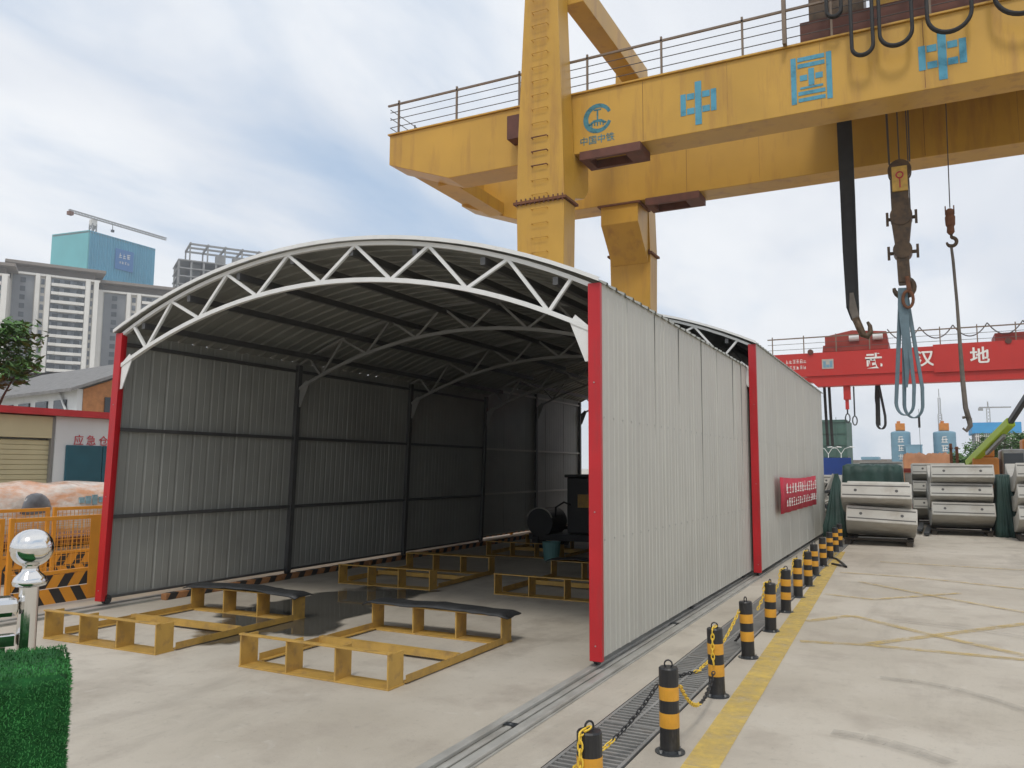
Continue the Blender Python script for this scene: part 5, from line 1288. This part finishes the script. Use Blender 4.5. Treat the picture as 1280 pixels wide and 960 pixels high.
zt_ = far(1177, 486, 150).z; b = MB(); lattice(b, (0,0,0), (0,0,zt_*.72), .55, .10, 26); lattice(b, (0,0,zt_*.72), (0,0,zt_*.9), .35, .08, 8); b.build('tower', M['galv'], ms)
b = MB(); b.tube([(0,0,zt_*.9),(0,0,zt_)], .06, 5); b.build('antenna', M['galv'], ms)
# blue-topped building
a, c = far(1217, 583, 140), far(1279, 583, 140); zt_ = far(1240, 528, 140).z
bt = thing('blue_topped_building', ((a.x+c.x)/2, (a.y+c.y)/2, 0), 'grey gridded building with a sky-blue top band behind the green trees', 'building')
b = MB(); b.box(a.x+.4, c.x-.2, a.y, a.y+9, 0, zt_-1.6); b.build('wall', M['rawconcrete'], bt, True)
b = MB(); b.box(a.x, c.x+.1, a.y-.4, a.y+9.4, zt_-1.598, zt_); b.build('blue_band', M['skyblue'], bt, True)
b = MB()
for k in range(22): x = a.x+.5+(c.x-a.x-.8)*k/21; b.box(x, x+.13, a.y-.25, a.y-.003, 0, zt_-1.62)
for k in range(5): z = 1.4+k*1.3; b.box(a.x+.4, c.x-.2, a.y-.3, a.y-.255, z, z+.18)
b.build('grid', M['balcony'], bt, True)
q = far(1239, 583, 260); c2 = thing('far_tower_crane', (q.x, q.y, 0), 'faint small tower crane above the blue-topped building', 'tower crane')
zt_ = far(1239, 509, 260).z; b = MB(); lattice(b, (0,0,0), (0,0,zt_), .8, .12, 20); b.build('mast', M['galv'], c2)
b = MB(); b.bar((-2.2,0,zt_), (5.5,0,zt_-.1), .35); b.bar((0,0,zt_), (0,0,zt_+1.6), .3); b.box(-2.4,-1.2,-.4,.4,zt_-.9,zt_-.2); b.build('jib', M['galv'], c2)
rn = random.Random(9)
for k, (px_, d_, h_, r_) in enumerate(((1204,70,2.9,1.0),(1215,70,2.6,.9),(1236,75,4.6,1.8),(1252,75,5.2,2.0),(1268,76,4.6,1.8),(1199,90,3.0,1.1))):
    q = far(px_, 583, d_); tree((q.x, q.y, 0), h_, r_, 'dark green bushy tree by the excavator and blue-topped building', 30+k, n=18, leaf=.2, name='bushy_tree', group='dark trees on the right', per=70)
# low far roofs and trees along the horizon
for k, (px0, px1, yt, d_, mm) in enumerate(((1062,1108,575,170,'whitewall'),(1078,1098,571,200,'silo'),(1095,1117,574,210,'netblue'),(1146,1166,571,180,'towergrey'))):
    a, c = far(px0, 583, d_), far(px1, 583, d_); z = far((px0+px1)/2, yt, d_).z
    rt3 = thing('low_building', ((a.x+c.x)/2, (a.y+c.y)/2, 0), ['low white building on the horizon right of the street lamps','low blue-grey roof on the horizon','low blue shed left of the silos on the horizon','grey block between the two silos on the horizon'][k], 'building')
    b = MB(); b.box(a.x, c.x, min(a.y,c.y), min(a.y,c.y)+8, 0, z*.86); b.build('wall', M[mm], rt3, True)
    b = MB(); b.box(a.x-.2, c.x+.2, min(a.y,c.y)-.3, min(a.y,c.y)+8.3, z*.862, z); b.build('roof', M['towerroof' if k != 1 else 'silo'], rt3, True)

# ------------------------------------------------------------------ summer haze
HAZE = 0.0004
hb_ = MB().box(-3040, 3040, -3040, 3040, -1.0, 140)
hm_ = bpy.data.materials.new('haze_air'); hm_.use_nodes = True
nt_ = hm_.node_tree; nt_.nodes.remove(nt_.nodes['Principled BSDF'])
pv = nt_.nodes.new('ShaderNodeVolumePrincipled'); pv.inputs['Color'].default_value = (.86, .92, 1, 1); pv.inputs['Density'].default_value = HAZE; pv.inputs['Anisotropy'].default_value = .2
nt_.links.new(pv.outputs[0], nt_.nodes['Material Output'].inputs['Volume'])
hz_ = hb_.build('haze', hm_); hz_['kind'] = 'stuff'
S.cycles.volume_bounces = 1
bpy.context.view_layer.update()
